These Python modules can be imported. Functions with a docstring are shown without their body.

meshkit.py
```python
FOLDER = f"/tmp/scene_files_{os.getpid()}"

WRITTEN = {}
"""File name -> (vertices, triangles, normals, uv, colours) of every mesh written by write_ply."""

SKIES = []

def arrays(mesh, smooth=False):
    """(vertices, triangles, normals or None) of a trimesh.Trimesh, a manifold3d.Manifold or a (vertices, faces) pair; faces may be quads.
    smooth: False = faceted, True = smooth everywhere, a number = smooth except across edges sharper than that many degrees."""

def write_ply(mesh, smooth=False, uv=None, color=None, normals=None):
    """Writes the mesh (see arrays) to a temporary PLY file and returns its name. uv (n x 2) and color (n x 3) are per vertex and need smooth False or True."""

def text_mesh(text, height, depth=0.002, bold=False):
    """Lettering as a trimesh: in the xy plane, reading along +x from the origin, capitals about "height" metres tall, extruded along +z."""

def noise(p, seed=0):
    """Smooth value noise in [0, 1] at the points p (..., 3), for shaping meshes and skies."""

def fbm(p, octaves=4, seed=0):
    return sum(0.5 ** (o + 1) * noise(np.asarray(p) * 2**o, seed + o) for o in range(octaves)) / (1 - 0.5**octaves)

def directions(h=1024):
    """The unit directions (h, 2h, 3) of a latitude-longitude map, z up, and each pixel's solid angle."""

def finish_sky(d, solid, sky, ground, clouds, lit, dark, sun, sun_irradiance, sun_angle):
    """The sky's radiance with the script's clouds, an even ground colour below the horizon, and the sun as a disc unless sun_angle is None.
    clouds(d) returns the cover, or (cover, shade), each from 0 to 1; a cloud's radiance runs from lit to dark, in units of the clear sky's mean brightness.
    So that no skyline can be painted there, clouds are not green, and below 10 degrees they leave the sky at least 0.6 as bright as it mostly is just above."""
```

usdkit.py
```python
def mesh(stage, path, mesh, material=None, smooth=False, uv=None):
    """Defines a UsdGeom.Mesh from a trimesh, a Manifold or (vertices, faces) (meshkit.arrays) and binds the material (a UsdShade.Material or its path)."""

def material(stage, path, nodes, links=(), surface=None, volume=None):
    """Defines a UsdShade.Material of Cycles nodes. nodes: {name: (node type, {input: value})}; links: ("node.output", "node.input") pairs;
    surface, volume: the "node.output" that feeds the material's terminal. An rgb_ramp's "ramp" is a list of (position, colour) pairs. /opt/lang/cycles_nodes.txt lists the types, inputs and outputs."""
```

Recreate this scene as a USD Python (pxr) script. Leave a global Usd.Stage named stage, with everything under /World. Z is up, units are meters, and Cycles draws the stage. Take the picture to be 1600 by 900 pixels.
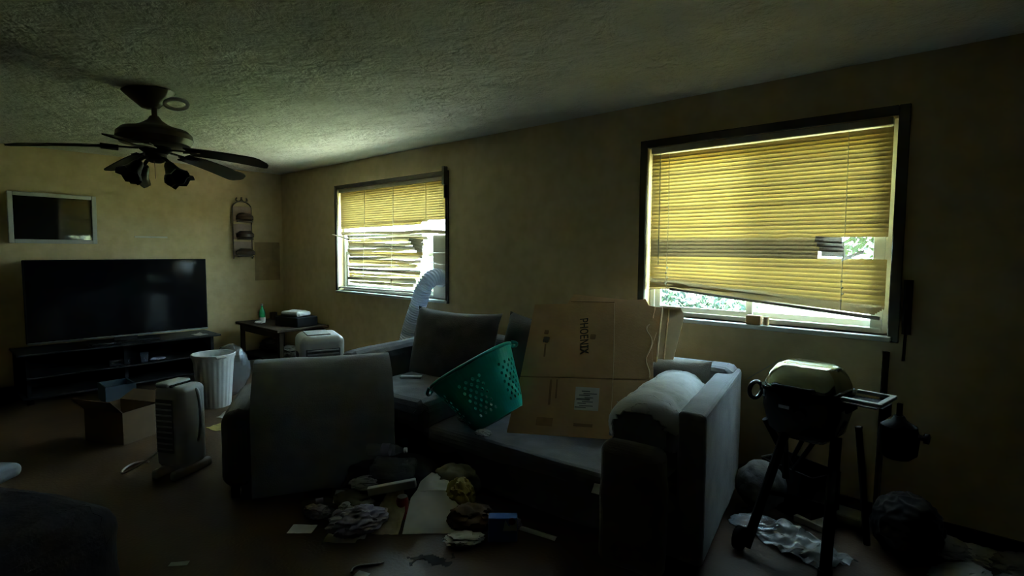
import math, random
import numpy as np, trimesh
from pxr import Usd, UsdGeom, UsdLux, UsdShade, Gf, Sdf, Vt
import usdkit, meshkit
from meshkit import noise, fbm
import manifold3d

stage = Usd.Stage.CreateInMemory()
UsdGeom.SetStageUpAxis(stage, UsdGeom.Tokens.z)
UsdGeom.SetStageMetersPerUnit(stage, 1.0)
UsdGeom.Xform.Define(stage, '/World')
UsdGeom.Scope.Define(stage, '/World/Looks')
stage.SetDefaultPrim(stage.GetPrimAtPath('/World'))
rad = math.radians

# ------------------------------------------------------------------ camera, sky, sun, exposure
CAM = np.array([7.0867, -3.4112, 1.44])
YAW, PITCH, ROLL, FPX = -0.71632, -0.06974, 0.00496, 832.55
SKY_I, SUN_I, EXPO = 12.5, 120.0, 0.25
fw = np.array([math.sin(YAW)*math.cos(PITCH), math.cos(YAW)*math.cos(PITCH), math.sin(PITCH)])
r0 = np.array([math.cos(YAW), -math.sin(YAW), 0.0]); u0 = np.cross(r0, fw)
rr = r0*math.cos(ROLL)+u0*math.sin(ROLL); uu = -r0*math.sin(ROLL)+u0*math.cos(ROLL)
cam = UsdGeom.Camera.Define(stage, '/World/camera')
cam.AddTransformOp().Set(Gf.Matrix4d(*rr, 0, *uu, 0, *(-fw), 0, *CAM, 1))
cam.CreateHorizontalApertureAttr(36.0); cam.CreateVerticalApertureAttr(20.25)
cam.CreateFocalLengthAttr(FPX/1600*36.0)
cam.CreateClippingRangeAttr(Gf.Vec2f(0.05, 500))
cam.CreateExposureAttr(EXPO)
sky = UsdLux.DomeLight.Define(stage, '/World/sky')
sky.CreateColorAttr(Gf.Vec3f(0.55, 0.82, 1.0)); sky.CreateIntensityAttr(SKY_I)
sun = UsdLux.DistantLight.Define(stage, '/World/sun')
sun.CreateColorAttr(Gf.Vec3f(1.0, 0.95, 0.84)); sun.CreateIntensityAttr(SUN_I); sun.CreateAngleAttr(1.0); sun.CreateNormalizeAttr(True)
sd = np.array([-.50, .13, -.855]); sd /= np.linalg.norm(sd)      # high sun along the house front: lights the garden and the patio, never shines into the room
sx = np.cross([0, 1., 0], -sd); sx /= np.linalg.norm(sx); sy = np.cross(-sd, sx)
sun.AddTransformOp().Set(Gf.Matrix4d(*map(float, (*sx, 0, *sy, 0, *(-sd), 0, 0, 0, 20, 1))))

# ------------------------------------------------------------------ helpers
LK = '/World/Looks/'
def mat(name, col, rough=.7, var=.18, scale=14., bump=0., bscale=None, metallic=0., sheen=0., spec=.5, trans=None, detail=4., bdist=.01):
    """principled with an object-space noise that varies the colour, and fine relief"""
    lo = tuple(c*(1-var) for c in col); hi = tuple(min(1, c*(1+var)) for c in col)
    n = {'tc': ('texture_coordinate', {}), 'n': ('noise_texture', {'scale': scale, 'detail': detail}),
         'r': ('rgb_ramp', {'ramp': [(.3, lo), (.7, hi)]}),
         'p': ('principled_bsdf', {'roughness': rough, 'metallic': metallic, 'sheen_weight': sheen, 'specular_ior_level': spec})}
    l = [('tc.object', 'n.vector'), ('n.fac', 'r.fac'), ('r.color', 'p.base_color')]
    if trans: n['p'][1].update(trans)
    if bump:
        n['n2'] = ('noise_texture', {'scale': bscale or scale*6, 'detail': 3.})
        n['b'] = ('bump', {'strength': bump, 'distance': bdist})
        l += [('tc.object', 'n2.vector'), ('n2.fac', 'b.height'), ('b.normal', 'p.normal')]
    return usdkit.material(stage, LK+name, n, l, surface='p.BSDF')

def T(x): return x if isinstance(x, trimesh.Trimesh) else trimesh.Trimesh(*meshkit.arrays(x)[:2], process=False)
def cat(*ms): return trimesh.util.concatenate([T(m) for m in ms])
def mv(m, loc=(0, 0, 0), rx=0, ry=0, rz=0):
    m = T(m).copy()
    for a, ax in ((rx, [1, 0, 0]), (ry, [0, 1, 0]), (rz, [0, 0, 1])):
        if a: m.apply_transform(trimesh.transformations.rotation_matrix(rad(a), ax))
    m.apply_translation(loc); return m
def box(sx, sy, sz, c=(0, 0, 0), b=0.):
    """box centred at c, edges chamfered by b"""
    if b <= 0: m = trimesh.creation.box([sx, sy, sz])
    else:
        pts = []
        for x in (-1, 1):
            for y in (-1, 1):
                for z in (-1, 1):
                    for k in range(3):
                        q = np.array([x*(sx/2-b), y*(sy/2-b), z*(sz/2-b)]); q[k] = [x*sx/2, y*sy/2, z*sz/2][k]; pts.append(q)
        m = trimesh.convex.convex_hull(np.array(pts))
    m.apply_translation(c); return m
def bb(x0, x1, y0, y1, z0, z1, b=0.):
    return box(x1-x0, y1-y0, z1-z0, ((x0+x1)/2, (y0+y1)/2, (z0+z1)/2), b)
def rbox(sx, sy, sz, r, n=3, c=(0, 0, 0)):
    s = trimesh.creation.icosphere(n-1, r).vertices; pts = []
    for x in (-1, 1):
        for y in (-1, 1):
            for z in (-1, 1): pts.append(s+[x*(sx/2-r), y*(sy/2-r), z*(sz/2-r)])
    m = trimesh.convex.convex_hull(np.vstack(pts)); m.apply_translation(c); return m
def cyl(r, h, c=(0, 0, 0), n=24, ax='z'):
    m = trimesh.creation.cylinder(radius=r, height=h, sections=n)
    if ax == 'x': m = mv(m, ry=90)
    if ax == 'y': m = mv(m, rx=90)
    m.apply_translation(c); return m
def lathe(prof, n=28):
    """prof: (r, z) list, closed to the axis at its ends"""
    prof = np.array(prof, float); a = np.linspace(0, 2*np.pi, n, endpoint=False)
    v = np.stack([prof[:, None, 0]*np.cos(a), prof[:, None, 0]*np.sin(a), np.repeat(prof[:, 1:2], n, 1)], -1).reshape(-1, 3)
    f = []
    for i in range(len(prof)-1):
        for j in range(n):
            k = (j+1) % n; f.append([i*n+j, i*n+k, (i+1)*n+k, (i+1)*n+j])
    m = trimesh.Trimesh(*meshkit.arrays((v, f))[:2], process=False); m.merge_vertices(); m.update_faces(m.nondegenerate_faces()); return m
def tube(path, r, n=8, closed=False):
    P = np.array(path, float); rs = np.broadcast_to(r, len(P))
    t = np.gradient(P, axis=0) if not closed else np.roll(P, -1, 0)-np.roll(P, 1, 0)
    t /= np.linalg.norm(t, axis=1, keepdims=True)
    u = np.cross(t[0], [0.13, .31, .94] if abs(t[0][2]) < .9 else [1, .2, 0]); u /= np.linalg.norm(u)
    V = []
    a = np.linspace(0, 2*np.pi, n, endpoint=False)
    for i in range(len(P)):
        u = u-t[i]*(u@t[i]); u /= np.linalg.norm(u); w = np.cross(t[i], u)
        V.append(P[i]+rs[i]*(np.cos(a)[:, None]*u+np.sin(a)[:, None]*w))
    V = np.vstack(V); F = []; L = len(P)
    for i in range(L if closed else L-1):
        for j in range(n):
            k = (j+1) % n; i2 = (i+1) % L; F.append([i*n+j, i*n+k, i2*n+k, i2*n+j])
    V2, F2, _ = meshkit.arrays((V, F)); F2 = list(map(list, F2))
    if not closed:
        for i, o in ((0, 1), (L-1, 0)):
            for j in range(1, n-1): F2.append([i*n, i*n+j+1, i*n+j] if o else [i*n, i*n+j, i*n+j+1])
    return trimesh.Trimesh(V2, F2, process=False)
def spline(pts, n=40):
    from scipy.interpolate import CubicSpline
    P = np.array(pts, float); d = np.r_[0, np.cumsum(np.linalg.norm(np.diff(P, axis=0), axis=1))]
    return CubicSpline(d, P)(np.linspace(0, d[-1], n))
def soft(m, amp=.01, sc=6., seed=0, edge=.05):
    """subdivided and pushed in and out along its normals: upholstery, cloth, crushed things"""
    m = T(m).copy(); m.merge_vertices()
    v, f = trimesh.remesh.subdivide_to_size(m.vertices, m.faces, edge)
    m = trimesh.Trimesh(v, f, process=True); m.merge_vertices()
    d = (fbm(m.vertices*sc+seed*7.3, 4, seed)-.5)*2
    m.vertices = m.vertices+m.vertex_normals*(d*amp)[:, None]; return m
def solidify(v, f, t):
    """a sheet (vertices, triangles) given the thickness t"""
    m = trimesh.Trimesh(v, f, process=False); n = m.vertex_normals
    V = np.vstack([v, v-n*t]); F = [f, f[:, ::-1]+len(v)]
    e = np.sort(m.edges, 1); uniq, cnt = np.unique(e, axis=0, return_counts=True)
    bd = {tuple(x) for x in uniq[cnt == 1]}
    s = [[b, a, a+len(v)] for a, b in m.edges if (min(a, b), max(a, b)) in bd]+[[b, a+len(v), b+len(v)] for a, b in m.edges if (min(a, b), max(a, b)) in bd]
    if s: F.append(np.array(s))
    return trimesh.Trimesh(V, np.vstack(F), process=False)
def grid(nx, ny):
    x, y = np.meshgrid(np.linspace(0, 1, nx), np.linspace(0, 1, ny), indexing='ij'); i = np.arange(nx*ny).reshape(nx, ny)
    f = np.stack([i[:-1, :-1], i[1:, :-1], i[1:, 1:], i[:-1, 1:]], -1).reshape(-1, 4)
    return x.ravel(), y.ravel(), np.vstack([f[:, [0, 1, 2]], f[:, [0, 2, 3]]])
def sheet(w, l, amp=.02, sc=7., seed=0, t=.0015, n=14, outline=None):
    """a rumpled sheet of paper or plastic lying on z = 0"""
    x, y, f = grid(n, max(4, int(n*l/w)))
    p = np.stack([(x-.5)*w, (y-.5)*l, 0*x], 1)
    z = np.abs(fbm(np.c_[p[:, :2]*sc, 0*x]+seed*3.1, 3, seed)-.5)*2
    p[:, 2] = z*amp+t
    p[:, :2] += (np.c_[fbm(p*5+seed, 2, seed+1), fbm(p*5+seed+9, 2, seed+2)]-.5)*min(w, l)*.25
    if outline is not None:
        keep = outline(x, y); f = f[keep[f].all(1)]
    return solidify(p, f, t)
def wad(rx, ry, rz, amp=.35, sc=2.0, seed=0, n=3):
    """something crumpled: bag, tissue, wrapper; rests on z = 0"""
    m = trimesh.creation.icosphere(n, 1.0); v = m.vertices
    q = v*sc+seed*5.7; d = 1+amp*.35-amp*1.6*np.abs(2*fbm(q, 2, seed)-1)+amp*.45*(noise(q*3.1, seed+3)-.5)
    m.vertices = v*d[:, None]*[rx, ry, rz*.5]; m.vertices[:, 2] -= m.vertices[:, 2].min(); return m
def pillow(w, h, t, ear=.12, seed=0, n=22, wr=.012):
    """pillow in the xz plane (w along x, h along z, thickness along y), centred"""
    x, y, f = grid(n, n); X = (x-.5)*2; Y = (y-.5)*2
    prof = np.clip((1-np.abs(X)**2.6)*(1-np.abs(Y)**2.6), 0, 1)**.55
    pin = 1-ear*(1-np.abs(Y)**2)*np.abs(X)**4; pin2 = 1-ear*(1-np.abs(X)**2)*np.abs(Y)**4
    V = []
    for s in (1, -1):
        p = np.stack([X*w/2*pin, s*prof*t/2, Y*h/2*pin2], 1)
        p[:, 1] += s*prof*(fbm(p*7+seed*3+s, 3, seed)-.5)*2*wr; V.append(p)
    m = trimesh.Trimesh(np.vstack(V), np.vstack([f[:, ::-1], f+len(X)]), process=False); m.merge_vertices(digits_vertex=5)
    m.fix_normals(); return m
def extrude(poly, d, axis='z'):
    from shapely.geometry import Polygon
    return trimesh.creation.extrude_polygon(Polygon(poly), d, engine='earcut')

used = {}
def path_for(name, parent):
    base = parent or '/World'; k = used.get((base, name), 0); used[(base, name)] = k+1
    return base+'/'+name+('' if k == 0 else '_%03d' % k)
def put(name, mesh, m, parent=None, smooth=35, label=None, kind=None):
    p = path_for(name, parent)
    g = usdkit.mesh(stage, p, T(mesh), m, smooth=smooth).GetPrim()
    if label: g.SetCustomDataByKey('label', label)
    if kind: g.SetCustomDataByKey('kind', kind)
    return p
def meta(p, label=None, category=None, group=None, kind=None):
    g = stage.GetPrimAtPath(p)
    for k, v in (('label', label), ('category', category), ('group', group), ('kind', kind)):
        if v: g.SetCustomDataByKey(k, v)
    return p
def thing(name, label=None, category=None, loc=(0, 0, 0), rz=0, M=None, group=None, kind=None):
    p = path_for(name, None); x = UsdGeom.Xform.Define(stage, p)
    if M is not None:
        A = np.eye(4); A[:3, :3] = np.array(M).T; A[3, :3] = loc; x.AddTransformOp().Set(Gf.Matrix4d(*A.ravel()))
    else:
        x.AddTranslateOp().Set(Gf.Vec3d(*map(float, loc)))
        if rz: x.AddRotateZOp().Set(float(rz))
    return meta(p, label, category, group, kind)
def single(name, mesh, m, label, category, loc=(0, 0, 0), rz=0, smooth=35, group=None, kind=None):
    """a thing that is one mesh"""
    p = put(name, mesh, m, None, smooth); x = UsdGeom.Xformable(stage.GetPrimAtPath(p))
    x.AddTranslateOp().Set(Gf.Vec3d(*map(float, loc)))
    if rz: x.AddRotateZOp().Set(float(rz))
    return meta(p, label, category, group, kind)
def struct(name, mesh, m, smooth=35): return meta(put(name, mesh, m, None, smooth), kind='structure')

# ------------------------------------------------------------------ materials
def wall_mat(name, col, sc):
    n = {'g': ('geometry', {}), 'n': ('noise_texture', {'scale': 1.3, 'detail': 5., 'roughness': .6}), 'n3': ('noise_texture', {'scale': 9., 'detail': 5.}),
         'r': ('rgb_ramp', {'ramp': [(.3, tuple(c*.82 for c in col)), (.65, tuple(c*1.08 for c in col))]}),
         'r3': ('rgb_ramp', {'ramp': [(.25, (.86, .84, .8)), (.6, (1, 1, 1))]}), 'm': ('mix_color', {'blend_type': 'multiply', 'fac': 1.}),
         'n2': ('noise_texture', {'scale': 160., 'detail': 3.}), 'b': ('bump', {'strength': .25, 'distance': .003}),
         'p': ('principled_bsdf', {'roughness': .75, 'specular_ior_level': .25})}
    return usdkit.material(stage, LK+name, n, [('g.position', 'n.vector'), ('g.position', 'n3.vector'), ('g.position', 'n2.vector'), ('n.fac', 'r.fac'), ('n3.fac', 'r3.fac'), ('r.color', 'm.a'), ('r3.color', 'm.b'), ('m.result', 'p.base_color'), ('n2.fac', 'b.height'), ('b.normal', 'p.normal')], surface='p.BSDF')
M_wall = wall_mat('wall_paint', (.62, .49, .275), 1)
M_panelling = mat('dark_wall_panelling', (.075, .05, .03), .6, .3, 4)
n = {'g': ('geometry', {}), 'n': ('noise_texture', {'scale': 5., 'detail': 7., 'roughness': .6, 'distortion': .25}),
     'r': ('rgb_ramp', {'ramp': [(.38, (0, 0, 0)), (.52, (.6, .6, .6)), (.64, (1, 1, 1))]}), 'n2': ('noise_texture', {'scale': 34., 'detail': 4.}),
     'a': ('math', {'math_type': 'multiply_add', 'value2': .5}), 'b': ('bump', {'strength': .75, 'distance': .016}),
     'n3': ('noise_texture', {'scale': 1.6, 'detail': 6., 'roughness': .65}), 'r3': ('rgb_ramp', {'ramp': [(.35, (.54, .525, .45)), (.6, (.66, .645, .57))]}),
     'p': ('principled_bsdf', {'roughness': .85, 'specular_ior_level': .2})}
M_ceil = usdkit.material(stage, LK+'stomped_ceiling', n, [('g.position', 'n.vector'), ('g.position', 'n2.vector'), ('g.position', 'n3.vector'), ('n3.fac', 'r3.fac'), ('r3.color', 'p.base_color'), ('n.fac', 'r.fac'), ('n2.fac', 'a.value1'), ('r.color', 'a.value3'), ('a.value', 'b.height'), ('b.normal', 'p.normal')], surface='p.BSDF')
M_floor = mat('floor_vinyl', (.065, .034, .015), .5, .45, 2.2, .2, 60)
M_dwood = mat('dark_wood', (.035, .024, .015), .7, .3, 9, spec=.2)
M_casing = mat('window_casing_wood', (.06, .05, .035), .6, .3, 9)
M_sash = mat('white_vinyl_sash', (.70, .72, .66), .45, .06, 8)
M_board = mat('beige_panel_board', (.62, .58, .48), .6, .08, 6)
M_fabric = mat('grey_couch_fabric', (.125, .13, .145), .95, .22, 9, .35, 120, sheen=.25, spec=.1, bdist=.004)
M_fabric2 = mat('grey_pillow_fabric', (.085, .08, .074), .95, .22, 10, .35, 120, sheen=.25, spec=.1, bdist=.004)
M_pillow3 = mat('grey_brown_pillow_fabric', (.17, .155, .13), .95, .22, 10, .35, 120, sheen=.25, spec=.1, bdist=.004)
M_chair = mat('blue_grey_chair_fabric', (.20, .22, .26), .95, .15, 9, .35, 120, sheen=.5, spec=.1, bdist=.004)
M_dark = mat('dark_blanket', (.035, .034, .04), .95, .3, 9, .3, 60, spec=.1)
M_blanket = mat('pale_grey_blanket', (.42, .45, .47), .95, .15, 9, .4, 90, sheen=.3, spec=.1, bdist=.005)
M_black = mat('black_plastic', (.010, .010, .011), .5, .2, 9, spec=.3)
M_blackm = mat('matte_black', (.009, .009, .010), .8, .2, 9, spec=.15)
M_screen = mat('screen_glass', (.003, .003, .004), .09, 0, 1, spec=.35)
M_picglass = mat('picture_glazing', (.008, .008, .007), .03, .3, 4, spec=.35)
M_white = mat('white_plastic', (.62, .64, .66), .4, .08, 6)
M_white2 = mat('grimy_white_plastic', (.47, .48, .50), .45, .15, 5)
M_paper = mat('white_paper', (.58, .58, .55), .8, .12, 9)
M_paper2 = mat('greyed_paper', (.36, .36, .34), .85, .25, 9)
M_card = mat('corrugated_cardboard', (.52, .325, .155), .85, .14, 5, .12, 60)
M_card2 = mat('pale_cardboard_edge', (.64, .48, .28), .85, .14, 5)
M_ink = mat('dark_print_ink', (.06, .045, .03), .8, .1, 9)
M_ink2 = mat('faint_print_ink', (.24, .14, .065), .85, .1, 9)
M_teal = mat('teal_plastic', (.005, .46, .39), .30, .1, 5)
M_clear = usdkit.material(stage, LK+'clear_plastic', {'t': ('transparent_bsdf', {'color': (.88, .9, .93)}), 'g': ('glossy_bsdf', {'color': (.9, .92, .95), 'roughness': .12}), 'd': ('diffuse_bsdf', {'color': (.5, .56, .66)}), 'm': ('mix_closure', {'fac': .16}), 'lw': ('layer_weight', {'blend': .5}), 'fr': ('rgb_ramp', {'ramp': [(0, (.05,)*3), (.6, (.08,)*3), (.85, (.3,)*3), (1, (.9,)*3)]}), 'm2': ('mix_closure', {})},
                          [('t.BSDF', 'm.closure1'), ('d.BSDF', 'm.closure2'), ('lw.facing', 'fr.fac'), ('fr.color', 'm2.fac'), ('m.closure', 'm2.closure1'), ('g.BSDF', 'm2.closure2')], surface='m2.closure')
M_clear2 = mat('cloudy_plastic_film', (.17, .175, .175), .3, .4, 12, spec=.6)
M_pane = usdkit.material(stage, LK+'window_glass', {'t': ('transparent_bsdf', {'color': (.95, .97, .96)}), 'g': ('glossy_bsdf', {'roughness': .02}), 'lw': ('layer_weight', {'blend': .5}), 'fr': ('rgb_ramp', {'ramp': [(0, (.04,)*3), (.6, (.06,)*3), (.85, (.25,)*3), (1, (.9,)*3)]}), 'm': ('mix_closure', {})},
                         [('lw.facing', 'fr.fac'), ('fr.color', 'm.fac'), ('t.BSDF', 'm.closure1'), ('g.BSDF', 'm.closure2')], surface='m.closure')
def slat_mat(name, dif, tra, fac):
    return usdkit.material(stage, LK+name, {'d': ('principled_bsdf', {'base_color': dif, 'roughness': .45, 'specular_ior_level': .35}), 't': ('translucent_bsdf', {'color': tra}), 'm': ('mix_closure', {'fac': fac})},
                           [('d.BSDF', 'm.closure1'), ('t.BSDF', 'm.closure2')], surface='m.closure')
M_slat = slat_mat('yellowed_vinyl_slat', (.62, .50, .24), (.90, .57, .085), .046)
M_slat2 = slat_mat('yellowed_vinyl_slat_grimy', (.50, .40, .19), (.78, .47, .075), .031)
M_slatg = slat_mat('thick_grey_slat', (.40, .37, .30), (.4, .33, .2), .03)
M_slat1 = slat_mat('golden_backlit_slat', (.50, .40, .19), (.78, .50, .10), .027)
M_slatd = slat_mat('brown_backlit_slat', (.42, .34, .2), (.6, .42, .16), .022)
M_clump = slat_mat('dusty_slat_scrap', (.62, .58, .52), (.7, .62, .5), .05)
M_cord = mat('white_cord', (.7, .68, .55), .7, .05, 9)
M_rail = mat('blind_rail', (.60, .54, .38), .4, .06, 9)
M_hose = slat_mat('white_hose_vinyl', (.72, .74, .78), (.7, .75, .85), .35)
M_bronze = mat('old_bronze', (.055, .042, .028), .42, .25, 12, metallic=.6)
M_blade = mat('dark_fan_blade', (.035, .027, .018), .5, .3, 7)
M_shade = mat('smoked_shade_glass', (.022, .019, .014), .3, .25, 9)
M_frame = mat('silver_picture_frame', (.42, .42, .40), .45, .1, 8)
M_iron = mat('brown_wrought_iron', (.10, .075, .05), .5, .3, 12)
M_pot = mat('brown_stoneware', (.055, .032, .022), .35, .3, 10)
M_pot2 = mat('dusty_tan_stoneware', (.36, .25, .20), .5, .2, 10)
M_patch = mat('brown_paper_sheet', (.30, .215, .11), .85, .25, 6)
M_green = mat('green_bottle', (.02, .30, .10), .18, .1, 6)
M_metal = mat('dull_steel', (.45, .46, .47), .35, .1, 9, metallic=.9)
M_grill = mat('grill_enamel', (.010, .013, .012), .13, .2, 6, spec=.6)
M_lid = mat('grill_lid_enamel', (.48, .54, .44), .12, .15, 5, metallic=.92)
M_tin = mat('grill_shelf_steel', (.32, .33, .30), .4, .15, 8, metallic=.7)
M_blue = mat('blue_carton', (.10, .22, .55), .5, .12, 9)
M_red = mat('red_can', (.35, .03, .03), .35, .15, 8)
M_olive = mat('olive_cloth', (.15, .14, .09), .95, .25, 10)
M_yel = mat('yellow_bag', (.38, .31, .08), .6, .3, 9)
M_beige = mat('beige_printed_bag', (.36, .29, .18), .7, .22, 30)
M_brown = mat('brown_paper_bag', (.13, .075, .04), .85, .25, 9)
M_lilac = mat('lilac_wrap', (.28, .27, .38), .3, .4, 12, spec=.8)
M_bluebag = mat('pale_blue_cloth', (.40, .50, .66), .8, .12, 9, .3, 60)
M_grayrag = mat('grey_rag', (.17, .17, .18), .95, .2, 9, .3, 60)
M_stain = mat('floor_stain', (.02, .011, .007), .75, .3, 9)
M_screenmesh = usdkit.material(stage, LK+'insect_screen_mesh', {'t': ('transparent_bsdf', {'color': (1, 1, 1)}), 'd': ('diffuse_bsdf', {'color': (.12, .12, .11)}), 'm': ('mix_closure', {'fac': .26})}, [('t.BSDF', 'm.closure1'), ('d.BSDF', 'm.closure2')], surface='m.closure')
M_grass = mat('grass_lawn', (.055, .085, .032), .95, .3, 3)
M_bark = mat('bark', (.12, .09, .06), .9, .3, 9)
M_leaf = usdkit.material(stage, LK+'leaf', {'o': ('geometry', {}), 'r': ('rgb_ramp', {'ramp': [(0, (.018, .040, .034)), (.6, (.030, .062, .052)), (1, (.05, .085, .07))]}), 'd': ('principled_bsdf', {'roughness': .5}), 't': ('translucent_bsdf', {'color': (.05, .09, .05)}), 'm': ('mix_closure', {'fac': .3})},
                         [('o.random_per_island', 'r.fac'), ('r.color', 'd.base_color'), ('d.BSDF', 'm.closure1'), ('t.BSDF', 'm.closure2')], surface='m.closure')
M_fence = mat('white_fence_paint', (.74, .75, .74), .6, .06, 5)
M_ext = mat('exterior_siding', (.55, .53, .48), .8, .1, 3)

# ------------------------------------------------------------------ the room
RX, RY, CE = 9.6, -5.6, 2.44
W1 = (1.39, 3.29, .965, 2.145); W2 = (5.35, 6.75, 1.0, 2.145); WT = .17
struct('floor', bb(-.2, RX+.2, RY-.2, .17, -.6, 0), M_floor)
struct('ceiling', bb(-.2, RX+.2, RY-.2, .17+.06, CE, CE+.15), M_ceil)
def wall_with_holes():
    ms = []; xs = [-.2, W1[0], W1[1], W2[0], W2[1], RX+.2]
    for i in range(5):
        if i in (1, 3):
            w = W1 if i == 1 else W2
            ms += [bb(xs[i], xs[i+1], 0, WT, 0, w[2]), bb(xs[i], xs[i+1], 0, WT, w[3], CE)]
        else: ms.append(bb(xs[i], xs[i+1], 0, WT, 0, CE))
    return cat(*ms)
struct('wall_back', wall_with_holes(), M_wall)
struct('wall_left', bb(-.2, 0, RY, 0, 0, CE), M_wall)
struct('wall_right', bb(RX, RX+.2, RY, 0, 0, CE), M_panelling)
struct('wall_front', bb(-.2, RX+.2, RY-.2, RY, 0, CE), M_panelling)
struct('baseboard_back', bb(.012, RX, -.014, 0, 0, .085, .004), M_dwood)
struct('baseboard_left', bb(0, .014, RY, -.014, 0, .085, .004), M_dwood)

def window(w, kind):
    x0, x1, z0, z1 = w; p = thing('window_1' if kind == 1 else 'window_2', kind='structure')
    c = .042 if kind == 1 else .05; d = .018
    for a in ((x0-c, x0, z0-.03, z1+c), (x1, x1+c, z0-.03, z1+c)): put('casing', bb(a[0], a[1], -d, 0, a[2], a[3], .004), M_casing, p)
    put('casing', bb(x0, x1, -d, 0, z1, z1+c, .004), M_casing, p)
    put('sill', bb(x0-.02, x1+.02, -.035, .13, z0-.028, z0, .005), M_sash, p)
    # jamb liners and outer frame
    for a in ((x0, x0+.035), (x1-.035, x1)): put('window_frame', bb(a[0], a[1], .07, .15, z0, z1, .003), M_sash, p)
    put('window_frame', bb(x0+.035, x1-.035, .07, .15, z1-.04, z1, .003), M_sash, p)
    put('window_frame', bb(x0+.035, x1-.035, .07, .15, z0, z0+.03, .003), M_sash, p)
    if kind == 2:                                                 # a slider: two sashes meeting in the middle
        xm = 6.02; L = ((x0+.035, xm+.02, .085), (xm-.02, x1-.035, .115)); s = .038
        for a, b, y in L:
            for q in (bb(a, a+s, y, y+.025, z0+.03, z1-.04), bb(b-s, b, y, y+.025, z0+.03, z1-.04), bb(a+s, b-s, y, y+.025, z1-.075, z1-.04), bb(a+s, b-s, y, y+.025, z0+.03, z0+.062)): put('sash_bar', q, M_sash, p)
            put('glass_pane', bb(a+s, b-s, y+.01, y+.014, z0+.062, z1-.075), M_pane, p)
        put('window_frame', bb(x1-.09, x1-.035, .072, .084, z0+.03, z1-.04, .002), M_sash, p)
        put('insect_screen', bb(xm+.0, x1-.04, .143, .145, z0+.03, z1-.04), M_screenmesh, p)
    else:                                                         # double hung: the meeting rail sits a third of the way up
        zm = 1.40
        for a, b, y in ((z0+.03, zm+.02, .085), (zm-.02, z1-.04, .115)):
            xa, xb, s = x0+.035, x1-.035, .036
            for q in (bb(xa, xa+s, y, y+.025, a, b), bb(xb-s, xb, y, y+.025, a, b), bb(xa+s, xb-s, y, y+.025, b-s, b), bb(xa+s, xb-s, y, y+.025, a, a+s)): put('sash_bar', q, M_sash, p)
            put('glass_pane', bb(xa+s, xb-s, y+.01, y+.014, a+s, b-s), M_pane, p)
    return p
window(W1, 1); window(W2, 2)

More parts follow.
